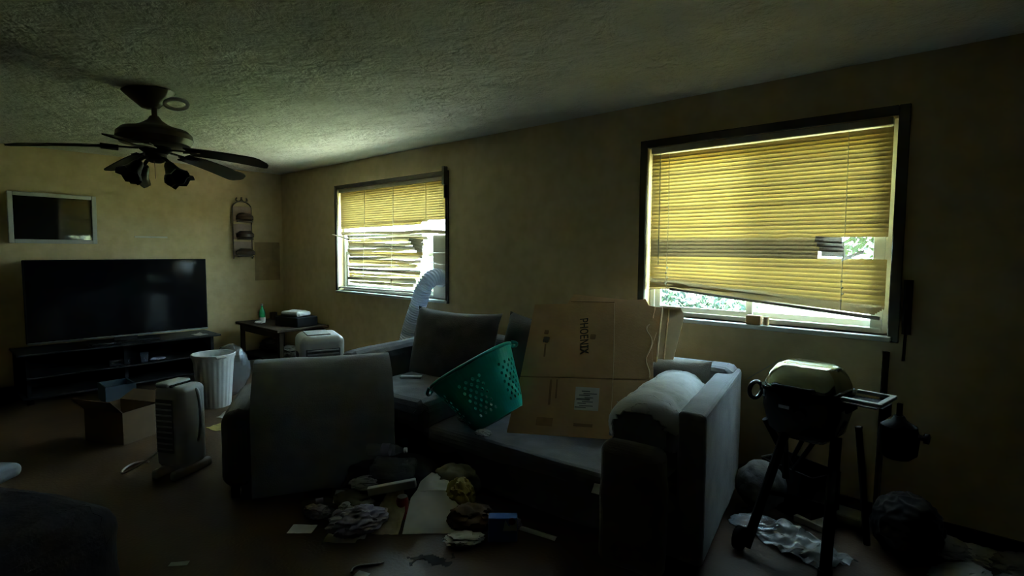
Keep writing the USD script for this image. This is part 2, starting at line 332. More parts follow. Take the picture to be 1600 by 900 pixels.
# ------------------------------------------------------------------ blinds
def slat(xa, xb, za, zb, y=.03, tilt=62, wd=.0335, sag=0., bend=None, nx=13, twist=0.):
    """one curved slat from xa to xb; tilt in degrees, the room-side edge down when positive"""
    x, s, f = grid(nx, 4); S = (s-.5)*2; X = xa+(xb-xa)*x
    ang = np.radians(tilt+twist*(x-.5)); cr = .0035*(1-S**2)
    py = -np.cos(ang)*S*wd/2+np.sin(ang)*cr; pz = -np.sin(ang)*S*wd/2-np.cos(ang)*cr*-1
    z = za+(zb-za)*x+pz-sag*4*x*(1-x)
    p = np.stack([X, y+py, z], 1)
    if bend is not None: p = bend(p, x, S)
    return trimesh.Trimesh(p, f, process=False)
rnd = random.Random(5)
def blind_two():
    p = thing('window_blind', 'yellow blind on the large right-hand window with a slanting bottom rail', 'blind', (0, 0, 0))
    x0, x1 = W2[0]+.02, W2[1]-.022
    put('headrail', bb(x0, x1, .008, .052, 2.105, 2.143, .004), M_rail, p)
    N = 38; pitch = .0236; zt = 2.082
    for i in range(N):
        z = zt-i*pitch
        za = z; zb = z
        if i > 26: zb -= (i-26)*.0035                               # the right end hangs lower and lower
        if i > 33: za += (i-33)*.004; 
        m = M_slat2 if (i*7) % 5 == 0 else M_slat
        tl = 70+rnd.uniform(-1.2, 1.2); dz = rnd.uniform(-.0007, .0007)
        if 24 <= i <= 28:                                           # broken off short of the right end
            xe = 6.40+.10*rnd.random()
            put('slat', slat(x0, xe, za+dz, za-.005+dz, tilt=tl+6, sag=-.002), M_slatd, p, smooth=True)
        else:
            def bend(q, x, S, i=i):
                q = q.copy(); q[:, 2] += .0006*np.sin(x*9+i*1.7)
                if i in (22, 23): q[:, 2] += .004*np.sin(x*40)*(x > .45)*(x < .8)
                if i >= 35: q[:, 2] += .05*np.clip(.14-x, 0, 1)*(i-34)*-1
                return q
            put('slat', slat(x0, x1, za+dz, zb+dz, tilt=tl, bend=bend, nx=21), m, p, smooth=True)
    # the snapped ends gathered into a clump, and one dangling piece
    for k in range(4):
        put('snapped_slat', slat(6.385+.012*k, 6.52+.006*k, 1.515-.026*k, 1.505-.024*k, y=.018, tilt=78+4*k, wd=.036), M_clump, p, smooth=True, label='snapped grey slat end hanging in the gap')
    put('snapped_slat', slat(6.52, 6.625, 1.40, 1.445, y=.022, tilt=55, wd=.024), M_slatg, p, smooth=True, label='snapped slat dangling across the gap')
    # the last slats droop as a fan to the slanting bottom rail
    for k in range(5):
        t = k/5
        za = 1.255-.052*t; zb = 1.150-.043*t
        def bend(q, x, S, k=k):
            q = q.copy(); q[:, 2] += .10*np.clip(.13-x, 0, 1)**1*2.2*(k/4)*-1; return q
        put('slat', slat(x0, x1-.01*k, za, zb, tilt=50-3*k, bend=bend, nx=21), M_slat2, p, smooth=True)
    put('bottom_rail', mv(box(1.20, .022, .020, b=.004), (6.115, .03, 1.137), ry=math.degrees(math.atan2(.10, 1.18))), M_slatg, p)
    for cx in (5.50, 6.53):
        put('ladder_cord', tube([(cx, .013, 2.1), (cx+.003, .012, 1.6), (cx-.003, .012, 1.3), (cx, .014, 1.16 if cx < 6 else 1.09)], .0016, 5), M_cord, p)
        for q in range(4):
            z = (1.33-.035*q)-(0 if cx < 6 else .05); put('cord_knot', mv(trimesh.creation.icosphere(1, .006), (cx+rnd.uniform(-.006, .006), .010, z)), M_cord, p)
    put('tilt_wand', tube([(5.44, .004, 2.10), (5.442, .002, 1.7), (5.443, .0, 1.35)], .0035, 6), M_clear, p)
blind_two()

def blind_one():
    p = thing('window_blind', 'battered blind on the far left window with mangled lower slats and gaps of daylight', 'blind', (0, 0, 0))
    x0, x1 = W1[0]+.02, W1[1]-.02; rn = random.Random(11)
    put('headrail', bb(x0, x1, .008, .052, 2.105, 2.143, .004), M_rail, p)
    for i in range(17):
        z = 2.092-i*.0243; zb = z
        xr = x1 if i < 15 else x1-.28-.1*(i-15)
        put('slat', slat(x0, xr, z, zb+(.012 if i > 14 else 0), tilt=70+rn.uniform(-3, 3), nx=13), M_slat1, p, smooth=True)
    put('slat', slat(x1-.30, x1, 1.685, 1.70, tilt=40), M_slatg, p, smooth=True)
    # mangled lower half
    zs = 1.625
    xl = x0+.16
    for k in range(19):
        z = zs-k*.0305+rn.uniform(-.004, .004)
        xr = 2.93-.10*max(0, k-8)/6+rn.uniform(-.10, .05)
        a, b, c, d = rn.uniform(-.011, .011), rn.uniform(0, 6), rn.uniform(-.009, .009), rn.uniform(8, 16)
        def bend(q, x, S, a=a, b=b, c=c, d=d):
            q = q.copy(); q[:, 2] += a*np.sin(x*3+b)+c*np.sin(x*d+b)*np.clip(x*2-.6, 0, 1); q[:, 1] += .012*np.sin(x*5+b*2)-.006; return q
        put('mangled_slat', slat(xl+rn.uniform(-.02, .02) if k else x0, xr if k else x1, z, z+rn.uniform(-.012, .008), tilt=rn.uniform(-78, -52), wd=.034, bend=bend, nx=25, twist=rn.uniform(-35, 35)), [M_slatd, M_slatg, M_slatd, M_slat2][k % 4], p, smooth=True)
    # a torn clump of slat ends by the right break
    for k in range(6):
        put('snapped_slat', slat(2.70+.03*k, 2.93-.005*k, 1.55-.030*k, 1.535-.034*k, y=.016, tilt=70+6*k, wd=.034), M_slatg, p, smooth=True, label='snapped grey slat end in the torn clump')
    put('snapped_slat', slat(2.84, 3.26, 1.285, 1.33, y=.02, tilt=35, wd=.020, bend=lambda q, x, S: q+np.c_[0*x, 0*x, .02*np.sin(x*5)]), M_slatg, p, smooth=True, label='bent slat reaching to the right jamb')
    put('snapped_slat', slat(2.9, 3.26, 1.415, 1.42, y=.02, tilt=20, wd=.020), M_slatg, p, smooth=True, label='bent slat reaching to the right jamb')
    put('snapped_slat', tube(spline([(1.62, .01, 1.555), (1.52, -.03, 1.59), (1.42, -.09, 1.615)], 8), .008, 6), M_rail, p, label='broken stick end poking out into the room')
    put('bottom_rail', mv(box(1.60, .022, .018, b=.004), (2.17, .015, 1.008), ry=-.6), M_slatg, p)
    for cx in (1.93, 2.45, 2.98):
        put('ladder_cord', tube([(cx, .012, 2.1), (cx-.004, .010, 1.68), (cx-.03, .004, 1.35), (cx-.05, .006, 1.03)] if cx < 2.9 else [(cx, .012, 2.1), (cx, .010, 1.7)], .0022, 5), M_cord, p)
        for q in range(7 if cx < 2.9 else 0):
            put('cord_knot', mv(trimesh.creation.icosphere(1, .007), (cx-.012-.005*q+rn.uniform(-.008, .008), .004, 1.55-.075*q)), M_cord, p)
blind_one()

# valance scrap and wand at the right of window 1
single('valance_bracket', cat(bb(0, .035, -.05, 0, 0, .17, .005), bb(.006, .03, -.03, 0, -.12, 0, .004)), M_casing, 'dark bracket at the top right corner of the far left window', 'bracket', (3.30, -.019, 2.05))

# air conditioner hose panel filling the right of window 1
p = thing('window_vent_panel', 'beige vent panel with a round hose port in the right side of the far left window', 'vent panel', (3.14, .062, .97))
put('panel', bb(-.11, .11, -.008, .006, .0, .62, .003), M_board, p)
put('port_ring', mv(trimesh.creation.annulus(.068, .088, .02, sections=32), (0.02, -.014, .2), rx=90), M_white, p)

single('wooden_block', cat(box(.085, .05, .055, (0, 0, .0275), .004), cyl(.016, .05, (.07, .0, .025), 14)), M_card, 'little brown block standing on the sill of the right-hand window', 'block', (6.08, -.004, 1.0))
# accordion hose, from the port over and down behind the left sofa arm
hp = spline([(3.16, .04, 1.17), (3.17, -.06, 1.18), (3.155, -.13, 1.13), (3.10, -.155, 1.00), (3.02, -.165, .82), (2.93, -.175, .60), (2.85, -.19, .36), (2.72, -.3, .13), (2.60, -.5, .11)], 260)
k = np.arange(260); hose = tube(hp, .074+.007*np.where((k//2) % 2 == 0, 1, -1), 20)
single('exhaust_hose', hose, M_hose, 'white ribbed exhaust hose bending down from the far left window', 'hose', smooth=20)

# ------------------------------------------------------------------ outside
single('patio', bb(-4, 4.4, WT+.02, 2.1, -.36, -.33), mat('sunlit_concrete', (.74, .76, .60), .9, .05, 3), 'pale concrete patio outside the far left window', 'patio')
single('flower_bed', bb(4.5, 9.5, WT+.02, 4.2, -.36, -.32), mat('dark_soil', (.05, .036, .022), .95, .35, 5), 'dark soil bed outside the right-hand window', 'flower bed')
single('lawn', bb(-25, 35, WT+.02, 45, -.55, -.36), M_grass, 'sunlit green lawn outside the windows', 'lawn', kind='stuff')
def leaves(n, c, r, seed, sz=.06):
    g = np.random.default_rng(seed); d = g.normal(size=(n, 3)); d /= np.linalg.norm(d, axis=1, keepdims=True)
    d *= (g.random((n, 1))**.4); d *= 1+.35*(fbm(d*2.5+seed, 3, seed)-.5)[:, None]*2
    P = np.array(c)+d*np.array(r); P[:, 2] = np.maximum(P[:, 2], .06+.1*g.random(n)); a = g.normal(size=(n, 3)); a /= np.linalg.norm(a, axis=1, keepdims=True); b = np.cross(a, g.normal(size=(n, 3))); b /= np.linalg.norm(b, axis=1, keepdims=True)
    s = sz*(.6+.8*g.random((n, 1)))
    V = np.stack([P-a*s, P+b*s*.45, P+a*s, P-b*s*.45], 1).reshape(-1, 3); i = np.arange(n)[:, None]*4
    return trimesh.Trimesh(V, np.vstack([i+[0, 1, 2], i+[0, 2, 3]]), process=False)
M_leaf2 = usdkit.material(stage, LK+'tree_leaf', {'o': ('geometry', {}), 'r': ('rgb_ramp', {'ramp': [(0, (.03, .05, .01)), (.6, (.05, .075, .015)), (1, (.075, .09, .02))]}), 'd': ('principled_bsdf', {'roughness': .5}), 't': ('translucent_bsdf', {'color': (.09, .11, .015)}), 'm': ('mix_closure', {'fac': .35})},
                         [('o.random_per_island', 'r.fac'), ('r.color', 'd.base_color'), ('d.BSDF', 'm.closure1'), ('t.BSDF', 'm.closure2')], surface='m.closure')
def shrub(label, c, r, n, seed, cat_='shrub', sz=.07):
    p = thing('garden_shrub' if cat_ == 'shrub' else 'garden_tree', label, cat_, (c[0], c[1], -.36))
    put('foliage', leaves(n, (0, 0, c[2]+.36), r, seed, sz), M_leaf if cat_ == 'shrub' else M_leaf2, p, smooth=False, kind='stuff')
    put('stem', tube([(0, 0, 0), (.04, .02, c[2]*.5+.3), (.0, 0, c[2]+.5)], [.09, .07, .04], 8), M_bark, p)
shrub('leafy green shrub seen through the gap under the right-hand blind', (3.0, 5.6, .55), (1.6, 1.0, 1.15), 5200, 3)
shrub('leafy green shrub beyond the far left window', (-1.2, 5.5, .7), (2.2, 1.0, 1.3), 5200, 4)
shrub('spreading green tree beyond the gap at the right end of the right-hand blind', (5.6, 9.6, 3.5), (2.4, 1.2, 2.2), 6000, 5, 'tree', .11)
p = thing('garden_fence', 'white board fence in the sun seen under the right end of the right-hand blind', 'fence', (5.0, 8.2, -.35))
for q in range(22): put('fence_board', bb(q*.16-.1, q*.16+.04, -.01, .012, .03, 1.55, .004), M_fence, p)
for q in (.3, 1.2): put('fence_rail', bb(-.1, 3.4, .012, .05, q, q+.09), M_fence, p)
for q in (-.06, 1.7, 3.3): put('fence_post', bb(q, q+.09, .05, .14, 0, 1.6), M_fence, p)

# ------------------------------------------------------------------ ceiling fan
def fan():
    p = thing('ceiling_fan', 'dark five-bladed ceiling fan with drooping blades and tulip lamp shades', 'ceiling fan', (3.13, -2.31, CE))
    cn = mv(lathe([(0, 0), (.13, -.002), (.145, -.012), (.125, -.035), (.085, -.075), (.05, -.11), (.02, -.12), (0, -.12)], 28), (-.03, -.02, 0), rx=4)
    put('canopy', cn, M_bronze, p)
    # mounting bracket that shows beside the slipped canopy
    a = np.linspace(0, 2*np.pi, 18, endpoint=False)
    put('mounting_bracket', tube(np.stack([.085+.055*np.cos(a)*.6, .10+.055*np.cos(a), -.085+.032*np.sin(a)], 1), 0.013, 8, closed=True), M_white, p, label='pale mounting bracket loop beside the canopy')
    put('downrod', cyl(.016, .12, (0, 0, -.15), 16), M_bronze, p)
    put('motor_housing', lathe([(0, -.16), (.025, -.165), (.04, -.19), (.075, -.215), (.12, -.235), (.18, -.25), (.205, -.275), (.21, -.305), (.19, -.34), (.13, -.355), (0, -.36)], 36), M_bronze, p)
    put('switch_housing', lathe([(0, -.35), (.085, -.355), (.09, -.375), (.06, -.40), (.055, -.44), (.03, -.455), (0, -.455)], 24), M_bronze, p)
    for q in range(5):
        az = 42+72*q; x, s, f = grid(20, 7); S = (s-.5)*2
        L0, L1 = .20, .70; X = L0+(L1-L0)*x
        w = .055+.022*x; w = w*np.where(x > .86, np.sqrt(np.clip(1-((x-.86)/.142)**2, .02, 1)), 1)
        droop = -.385-.065*(x**1.3)
        P = np.stack([X, S*w, droop-S*w*math.sin(rad(14))], 1)
        bl = solidify(P, f, -.007)
        tilt = dict(rx=-4.5)
        B = mv(bl, rz=az); B.vertices[:, 2] += -.03*B.vertices[:, 1]
        arm = cat(mv(box(.13, .028, .008, b=.003), (.155, .0, -.378), ry=3), mv(box(.09, .085, .007, b=.003), (.235, 0, -.388), rx=12))
        A = mv(arm, rz=az); A.vertices[:, 2] += -.03*A.vertices[:, 1]
        b = put('blade', B, M_blade, p); put('blade_iron', A, M_bronze, b)
    for q in range(4):
        az = 20+90*q
        neck = tube(spline([(.03, 0, -.43), (.08, 0, -.435), (.105, 0, -.455), (.115, 0, -.475)], 8), .011, 8)
        prof = [(.0, 0), (.022, -.0), (.03, -.015), (.036, -.04), (.047, -.075), (.068, -.108), (.075, -.116), (.071, -.116), (.044, -.075), (.032, -.04), (.02, -.012), (0, -.01)]
        s = lathe(prof, 24); a = np.arctan2(s.vertices[:, 1], s.vertices[:, 0]); r = np.hypot(s.vertices[:, 0], s.vertices[:, 1])
        s.vertices[:, 2] += -.010*np.cos(a*6)*np.clip((r-.045)/.03, 0, 1)
        s = mv(mv(s, ry=-38), (.105, 0, -.465))
        sp = put('lamp_shade', mv(s, rz=az), M_shade, p); put('lamp_arm', mv(neck, rz=az), M_bronze, sp)
    put('pull_chain', tube([(.04, -.02, -.45), (.041, -.021, -.56)], .0018, 5), M_bronze, p)
fan()

# ------------------------------------------------------------------ left wall
# framed picture, hung a little crooked: its right edge stands off the wall and its top leans out
nrm = np.array([0.9949, 0.0902, -0.0449])
px_ = np.cross([0, 0, 1], nrm); px_ /= np.linalg.norm(px_); pz_ = np.cross(nrm, px_)
p = thing('framed_picture', 'dark picture in a silver frame on the wall above the television', 'picture', (.048, -2.365, 1.74), M=np.stack([px_, -nrm, pz_], 1))
w, h, c = .70, .50, .04
for q in (bb(-w/2, -w/2+c, -.012, .014, -h/2, h/2, .004), bb(w/2-c, w/2, -.012, .014, -h/2, h/2, .004), bb(-w/2+c, w/2-c, -.012, .014, h/2-c, h/2, .004), bb(-w/2+c, w/2-c, -.012, .014, -h/2, -h/2+c, .004)): put('frame', q, M_frame, p)
put('glazed_print', bb(-w/2+c, w/2-c, .0, .006, -h/2+c, h/2-c), M_picglass, p, label='dark print behind glass')
put('backing_board', bb(-w/2+.01, w/2-.01, .006, .013, -h/2+.01, h/2-.01), M_dwood, p)

# wrought iron rack with three pots
p = thing('wall_plate_rack', 'wrought iron wall rack with a scrolled top left of the corner', 'rack', (.03, -.53, 1.30))
for y in (-.115, .115): put('side_rod', tube([(0, y, .02), (0, y, .66)], .008, 6), M_iron, p)
a = np.linspace(0, np.pi, 12); put('arch', tube(np.stack([0*a, .115*np.cos(a), .66+.085*np.sin(a)], 1), .008, 6), M_iron, p)
for s in (-1, 1):
    t = np.linspace(0, 4.6, 20); rad_ = .045*(1-t/7)
    put('scroll', tube(np.stack([0*t, s*(.045+rad_*np.cos(t+2.6)), .775+rad_*np.sin(t+2.6)], 1), .008, 6), M_iron, p)
for z in (.05, .27, .49):
    put('shelf_ring', mv(trimesh.creation.annulus(.082, .094, .014, sections=24), (.085, 0, z)), M_iron, p)
    put('rack_plate', bb(0.0, .006, -.108, .108, z, z+.19, .002), M_pot2, p, label='tan plate between the rods')
for q, z in enumerate((.05, .27, .49)):
    wdt = [.128, .12, .115][q]
    pot = lathe([(0, 0), (.066, 0), (wdt*.85, .02), (wdt*.86, .055), (.075, .085), (.06, .095), (.05, .09), (0, .085)], 24)
    single('stoneware_pot', pot, M_pot, ['lowest of the three dark pots in the iron wall rack', 'middle of the three dark pots in the iron wall rack', 'topmost of the three dark pots in the iron wall rack'][q], 'pot', (.112, -.53, 1.30+z+.007))
single('brown_paper_sheet', mv(solidify(*(lambda x, y, f: (np.stack([.004+.006*fbm(np.c_[x*4, y*4, 0*x], 2, 3), -.375+.33*x, 1.035+.50*y], 1), f))(*grid(8, 10)), .0015)), M_patch, 'brown stained paper sheet stuck on the wall beside the room corner', 'paper sheet')
single('wall_ledge_strip', bb(0, .012, -1.68, -1.36, 1.565, 1.585, .003), M_board, 'thin pale strip left on the wall between the picture and the rack', 'strip')
single('stained_wall_scuff', mv(solidify(*(lambda x, y, f: (np.stack([6.05+.19*x+.006*np.sin(y*3), -.002-.0*x, .655+.15*x+.004*y], 1), f))(*grid(14, 3)), .001)), M_paper2, 'pale scratch on the wall beneath the right-hand window', 'scratch')

# ------------------------------------------------------------------ television, stand, things on it
nrm = np.array([0.9994, -0.0340, 0.0])
tx = np.cross([0, 0, 1], nrm)
p = thing('television', 'large black flat screen television on the stand, switched off', 'television', (.40, -1.885, .475), M=np.stack([tx, -nrm, [0, 0, 1]], 1))
put('cabinet', rbox(1.56, .05, .80, .008, 2, (0, .03, .455)), M_blackm, p)
put('screen', bb(-.765, .765, .001, .006, .07, .845), M_screen, p)
put('bezel_strip', bb(-.775, .775, -.002, .006, .052, .068, .002), M_metal, p, label='thin grey strip along the bottom edge')
put('stand_neck', bb(-.10, .10, .02, .06, .012, .09), M_black, p); put('stand_foot', rbox(.55, .24, .014, .006, 2, (0, .03, .009)), M_black, p)
p = thing('television_stand', 'low black television stand with open glass shelves', 'tv stand', (.36, -1.90, 0))
put('top_shelf', bb(-.26, .26, -.86, .86, .455, .475, .004), M_black, p)
put('middle_shelf', bb(-.24, .24, -.80, .80, .235, .25, .003), M_black, p)
put('bottom_shelf', bb(-.26, .26, -.84, .84, .05, .07, .003), M_black, p)
for y in (-.80, -.05, .77): put('support_post', bb(-.22, .20, y, y+.03, .07, .455), M_blackm, p)
put('back_panel', bb(-.26, -.245, -.84, .84, .07, .455), M_blackm, p)
for y in (-.8, .76):
    for x in (-.22, .2): put('foot', bb(x-.02, x+.02, y, y+.04, 0, .05), M_blackm, p)
def device(name, label, cat_, loc, sx, sy, sz, m, m2):
    p = thing(name, label, cat_, loc); put('case', box(sx, sy, sz, (0, 0, sz/2), .006), m, p)
    put('front_trim', box(.004, sy*.8, sz*.25, (sx/2+.002, 0, sz*.55)), m2, p); return p
device('media_player', 'slim silver-edged media player lying on the left of the television stand', 'media player', (.48, -2.12, .475), .17, .22, .03, M_black, M_metal)
device('game_console', 'black console box on the middle shelf of the television stand', 'console', (.40, -1.98, .25), .24, .18, .06, M_black, M_metal)
single('plastic_cup', lathe([(0, 0), (.03, 0), (.04, .1), (.038, .1), (.028, .004), (0, .004)], 20), M_clear, 'clear plastic cup on the middle shelf of the television stand', 'cup', (.50, -1.76, .25))
single('crumpled_wrapper', wad(.05, .07, .03, seed=21, n=3), M_lilac, 'crumpled shiny wrapper beside the cup on the stand shelf', 'wrapper', (.50, -1.64, .25))
single('folded_napkin', mv(sheet(.14, .10, .02, 9, 5, .004, 8), rz=20), M_paper, 'white folded napkin at the right end of the television stand top', 'napkin', (.50, -1.22, .475))
single('blue_crate', cat(bb(-.15, .15, -.12, .12, 0, .012), *[bb(*q, 0, .16) for q in ((-.15, .15, -.12, -.108), (-.15, .15, .108, .12), (-.15, -.138, -.108, .108), (.138, .15, -.108, .108))]), mat('dim_blue_plastic', (.05, .08, .12), .5, .1, 6), 'dull blue open bin on the floor in front of the television stand', 'bin', (.92, -2.10, 0))
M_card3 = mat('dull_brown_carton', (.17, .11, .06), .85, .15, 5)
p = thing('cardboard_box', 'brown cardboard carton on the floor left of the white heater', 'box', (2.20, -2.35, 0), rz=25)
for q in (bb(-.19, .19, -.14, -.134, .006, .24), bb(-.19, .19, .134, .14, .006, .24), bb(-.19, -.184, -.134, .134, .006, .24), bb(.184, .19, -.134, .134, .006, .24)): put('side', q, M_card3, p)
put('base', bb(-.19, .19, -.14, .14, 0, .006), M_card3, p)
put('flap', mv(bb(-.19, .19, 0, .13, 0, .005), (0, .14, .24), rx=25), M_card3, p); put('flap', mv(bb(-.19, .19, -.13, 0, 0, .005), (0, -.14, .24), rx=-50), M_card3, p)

# ------------------------------------------------------------------ corner table and what stands on it
p = thing('side_table', 'dark wooden side table in the corner beside the air conditioner', 'table', (.76, -.40, 0))
put('tabletop', bb(-.56, .56, -.32, .30, .52, .55, .006), M_dwood, p)
for x in (-.52, .48):
    for y in (-.28, .22): put('leg', bb(x, x+.045, y, y+.045, 0, .52, .004), M_dwood, p)
put('lower_shelf', bb(-.52, .52, -.27, .26, .15, .17, .003), M_dwood, p)
for y in (-.27, .24): put('apron', bb(-.48, .48, y, y+.02, .44, .52), M_dwood, p)
p = thing('green_bottle', 'green glass bottle standing on the corner side table', 'bottle', (.46, -.50, .55))
put('body', lathe([(0, 0), (.034, 0), (.036, .01), (.036, .11), (.028, .14), (.013, .175), (.012, .2), (0, .2)], 22), M_green, p); put('cap', cyl(.014, .022, (0, 0, .21), 16), M_white2, p)
put('label', trimesh.creation.annulus(.0362, .037, .05, sections=22).apply_translation((0, 0, .03)), M_paper, p)
single('black_carton', box(.42, .28, .11, (0, 0, .055), .008), M_blackm, 'flat black carton at the right end of the corner side table', 'carton', (1.05, -.36, .55), rz=8)
single('folded_towel', soft(rbox(.30, .20, .06, .025, 2, (0, 0, .03)), .008, 14, 4, .03), M_paper, 'white folded towel on top of the black carton', 'towel', (1.04, -.36, .66), rz=14)
single('crumpled_tissue', wad(.05, .06, .035, seed=31, n=3), M_paper, 'crumpled white tissue beside the green bottle', 'tissue', (.62, -.60, .55))
single('dark_mug', lathe([(0, 0), (.04, 0), (.045, .02), (.045, .09), (.041, .09), (.04, .01), (0, .01)], 20), M_pot, 'dark mug behind the green bottle on the side table', 'mug', (.33, -.30, .55))
single('grey_rag_pile', wad(.16, .12, .16, seed=33), M_grayrag, 'grey rag heaped on the lower shelf of the corner table', 'rag', (.50, -.42, .17))
single('pale_bundle', wad(.12, .10, .14, seed=34), M_paper2, 'pale bundle on the right of the lower table shelf', 'bundle', (1.02, -.45, .17))

# ------------------------------------------------------------------ portable air conditioner, bin, heater
p = thing('portable_air_conditioner', 'white portable air conditioner behind the grey armchair', 'air conditioner', (3.05, -1.18, 0), rz=-20)
put('body', rbox(.38, .34, .72, .06, 3, (0, 0, .40)), M_white, p)
put('control_panel', rbox(.24, .18, .012, .005, 2, (.0, -.02, .762)), M_white2, p)
lv = put('outlet_grille', bb(.186, .191, -.13, .13, .49, .66, .002), M_grayrag, p)
for q in range(6): put('louver', bb(.190, .200, -.12, .12, .50+.028*q, .512+.028*q, .002), M_white2, lv)
put('side_grip', rbox(.10, .012, .05, .005, 2, (.03, -.172, .60)), M_grayrag, p)
for x in (-.13, .13):
    for y in (-.11, .11): put('castor', cyl(.022, .02, (x, y, .022), 14, 'y'), M_blackm, p)
def bin_():
    p = thing('waste_bin', 'white ribbed plastic waste bin near the television', 'waste bin', (1.84, -1.56, 0))
    n = 96; prof = [(0, 0), (.128, 0), (.135, .02), (.165, .40), (.168, .43), (.172, .43), (.172, .46), (.182, .462), (.184, .485), (.178, .49), (.170, .485), (.160, .44), (.13, .012), (0, .012)]
    m = lathe(prof, n); a = np.arctan2(m.vertices[:, 1], m.vertices[:, 0]); r = np.hypot(m.vertices[:, 0], m.vertices[:, 1]); z = m.vertices[:, 2]
    outer = (r > .124+.095*z) & (z < .44) & (z > .01)
    k = 1-.022*outer*(np.round(a/(2*np.pi)*n).astype(int) % 4 < 2); m.vertices[:, 0] *= k; m.vertices[:, 1] *= k
    put('tub', m, M_white, p, smooth=25)
    for s in (1, -1): put('handle_lip', rbox(.02, .09, .02, .006, 2, (s*.185, 0, .47)), M_white, p)
bin_()
bag = wad(.17, .17, .50, .12, 3.2, 41); single('clear_plastic_bag', bag, M_clear, 'clear plastic bag standing behind the white waste bin', 'bag', (1.60, -1.32, 0))
p = thing('portable_heater', 'white portable heater standing on the floor in front of the waste bin', 'heater', (3.27, -2.27, 0), rz=27)
put('body', rbox(.22, .20, .52, .04, 3, (0, 0, .32)), M_white2, p)
put('top_panel', rbox(.10, .18, .03, .012, 2, (-.05, 0, .583)), M_white, p); put('top_slot', bb(.012, .03, -.088, .088, .574, .588), M_blackm, p)
sg = put('side_grille', rbox(.13, .012, .34, .005, 2, (-.02, -.100, .33)), M_grayrag, p)
for q in range(9): put('grille_bar', bb(-.08, .04, -.112, -.104, .18+.036*q, .190+.036*q, .002), M_white2, sg)
a = np.linspace(0, np.pi, 14); put('carry_handle', tube(np.stack([.105+.028*np.sin(a), .0*a+.02, .38+.17*np.cos(a)], 1), .011, 8), M_white, p)
for x in (-.07, .07): put('foot', rbox(.05, .30, .06, .02, 2, (x, 0, .03)), M_white2, p)
put('power_cord', tube(spline([(-.10, -.03, .2), (-.2, -.10, .08), (-.33, -.14, .012), (-.40, -.03, .012), (-.33, .05, .012)], 24), .007, 6), M_white, p)
for q, (x, y, s, w, l, m_) in enumerate([(1.95, -1.22, 51, .30, .22, M_paper2), (2.32, -1.52, 52, .30, .24, M_paper2), (2.62, -1.40, 53, .24, .30, M_paper2), (2.14, -1.05, 54, .28, .2, M_brown), (2.52, -1.73, 55, .22, .18, M_yel)]):
    lb = ['crumpled pale paper on the floor behind the white waste bin', 'greyed paper sheet at the foot of the waste bin', 'greyed paper sheet between the waste bin and the armchair', 'brown paper scrap nearest the corner table', 'yellow paper scrap on the floor behind the heater'][q]
    single('paper_scrap', sheet(w, l, .05, 8, s), m_, lb, 'paper', (x, y, 0), rz=30*q)

# ------------------------------------------------------------------ armchair, seen from behind
def armchair():
    ax = np.array([.50, .866, 0]); nb = np.array([.866, -.50, 0])         # along the back; out of the back towards the room
    p = thing('armchair', 'dark grey armchair pushed against the sofa with its wide rounded back towards the room', 'armchair', (4.10, -1.73, 0), M=np.stack([ax, -nb, [0, 0, 1]], 1))
    prof = [(-.25, .06), (-.25, .46), (-.24, .54), (-.21, .61), (-.15, .69), (-.08, .745), (0, .775), (.07, .778), (.13, .75), (.165, .69), (.175, .60), (.175, .06)]
    c_ = spline([(a, 0, b) for a, b in prof[1:-1]], 40); prof = [prof[0]]+[(q[0], q[2]) for q in c_]+[prof[-1]]
    m = mv(extrude(prof, .78), (0, 0, -.39)); v = m.vertices.copy(); m.vertices = np.c_[v[:, 2], v[:, 0], v[:, 1]]; m.fix_normals()
    put('backrest', soft(m, .010, 5, 2, .05), M_chair, p)
    put('seat', extrude([(-.39, .17), (.36, .17), (.20, .25), (-.39, .62)], .36).apply_translation((0, 0, .08)), M_chair, p)
    put('arm', soft(rbox(.19, .80, .46, 0.09, 3, (-.475, .27, .29)), .008, 6, 5, .05), M_fabric2, p)
    put('skirt', bb(-.39, .36, -.16, .16, .035, .09, .01), M_dark, p)
    for x, y in ((-.5, -.05), (.32, -.12), (-.5, .55), (.32, .12)): put('foot', cyl(.025, .06, (x, y, .03), 12), M_blackm, p)
armchair()

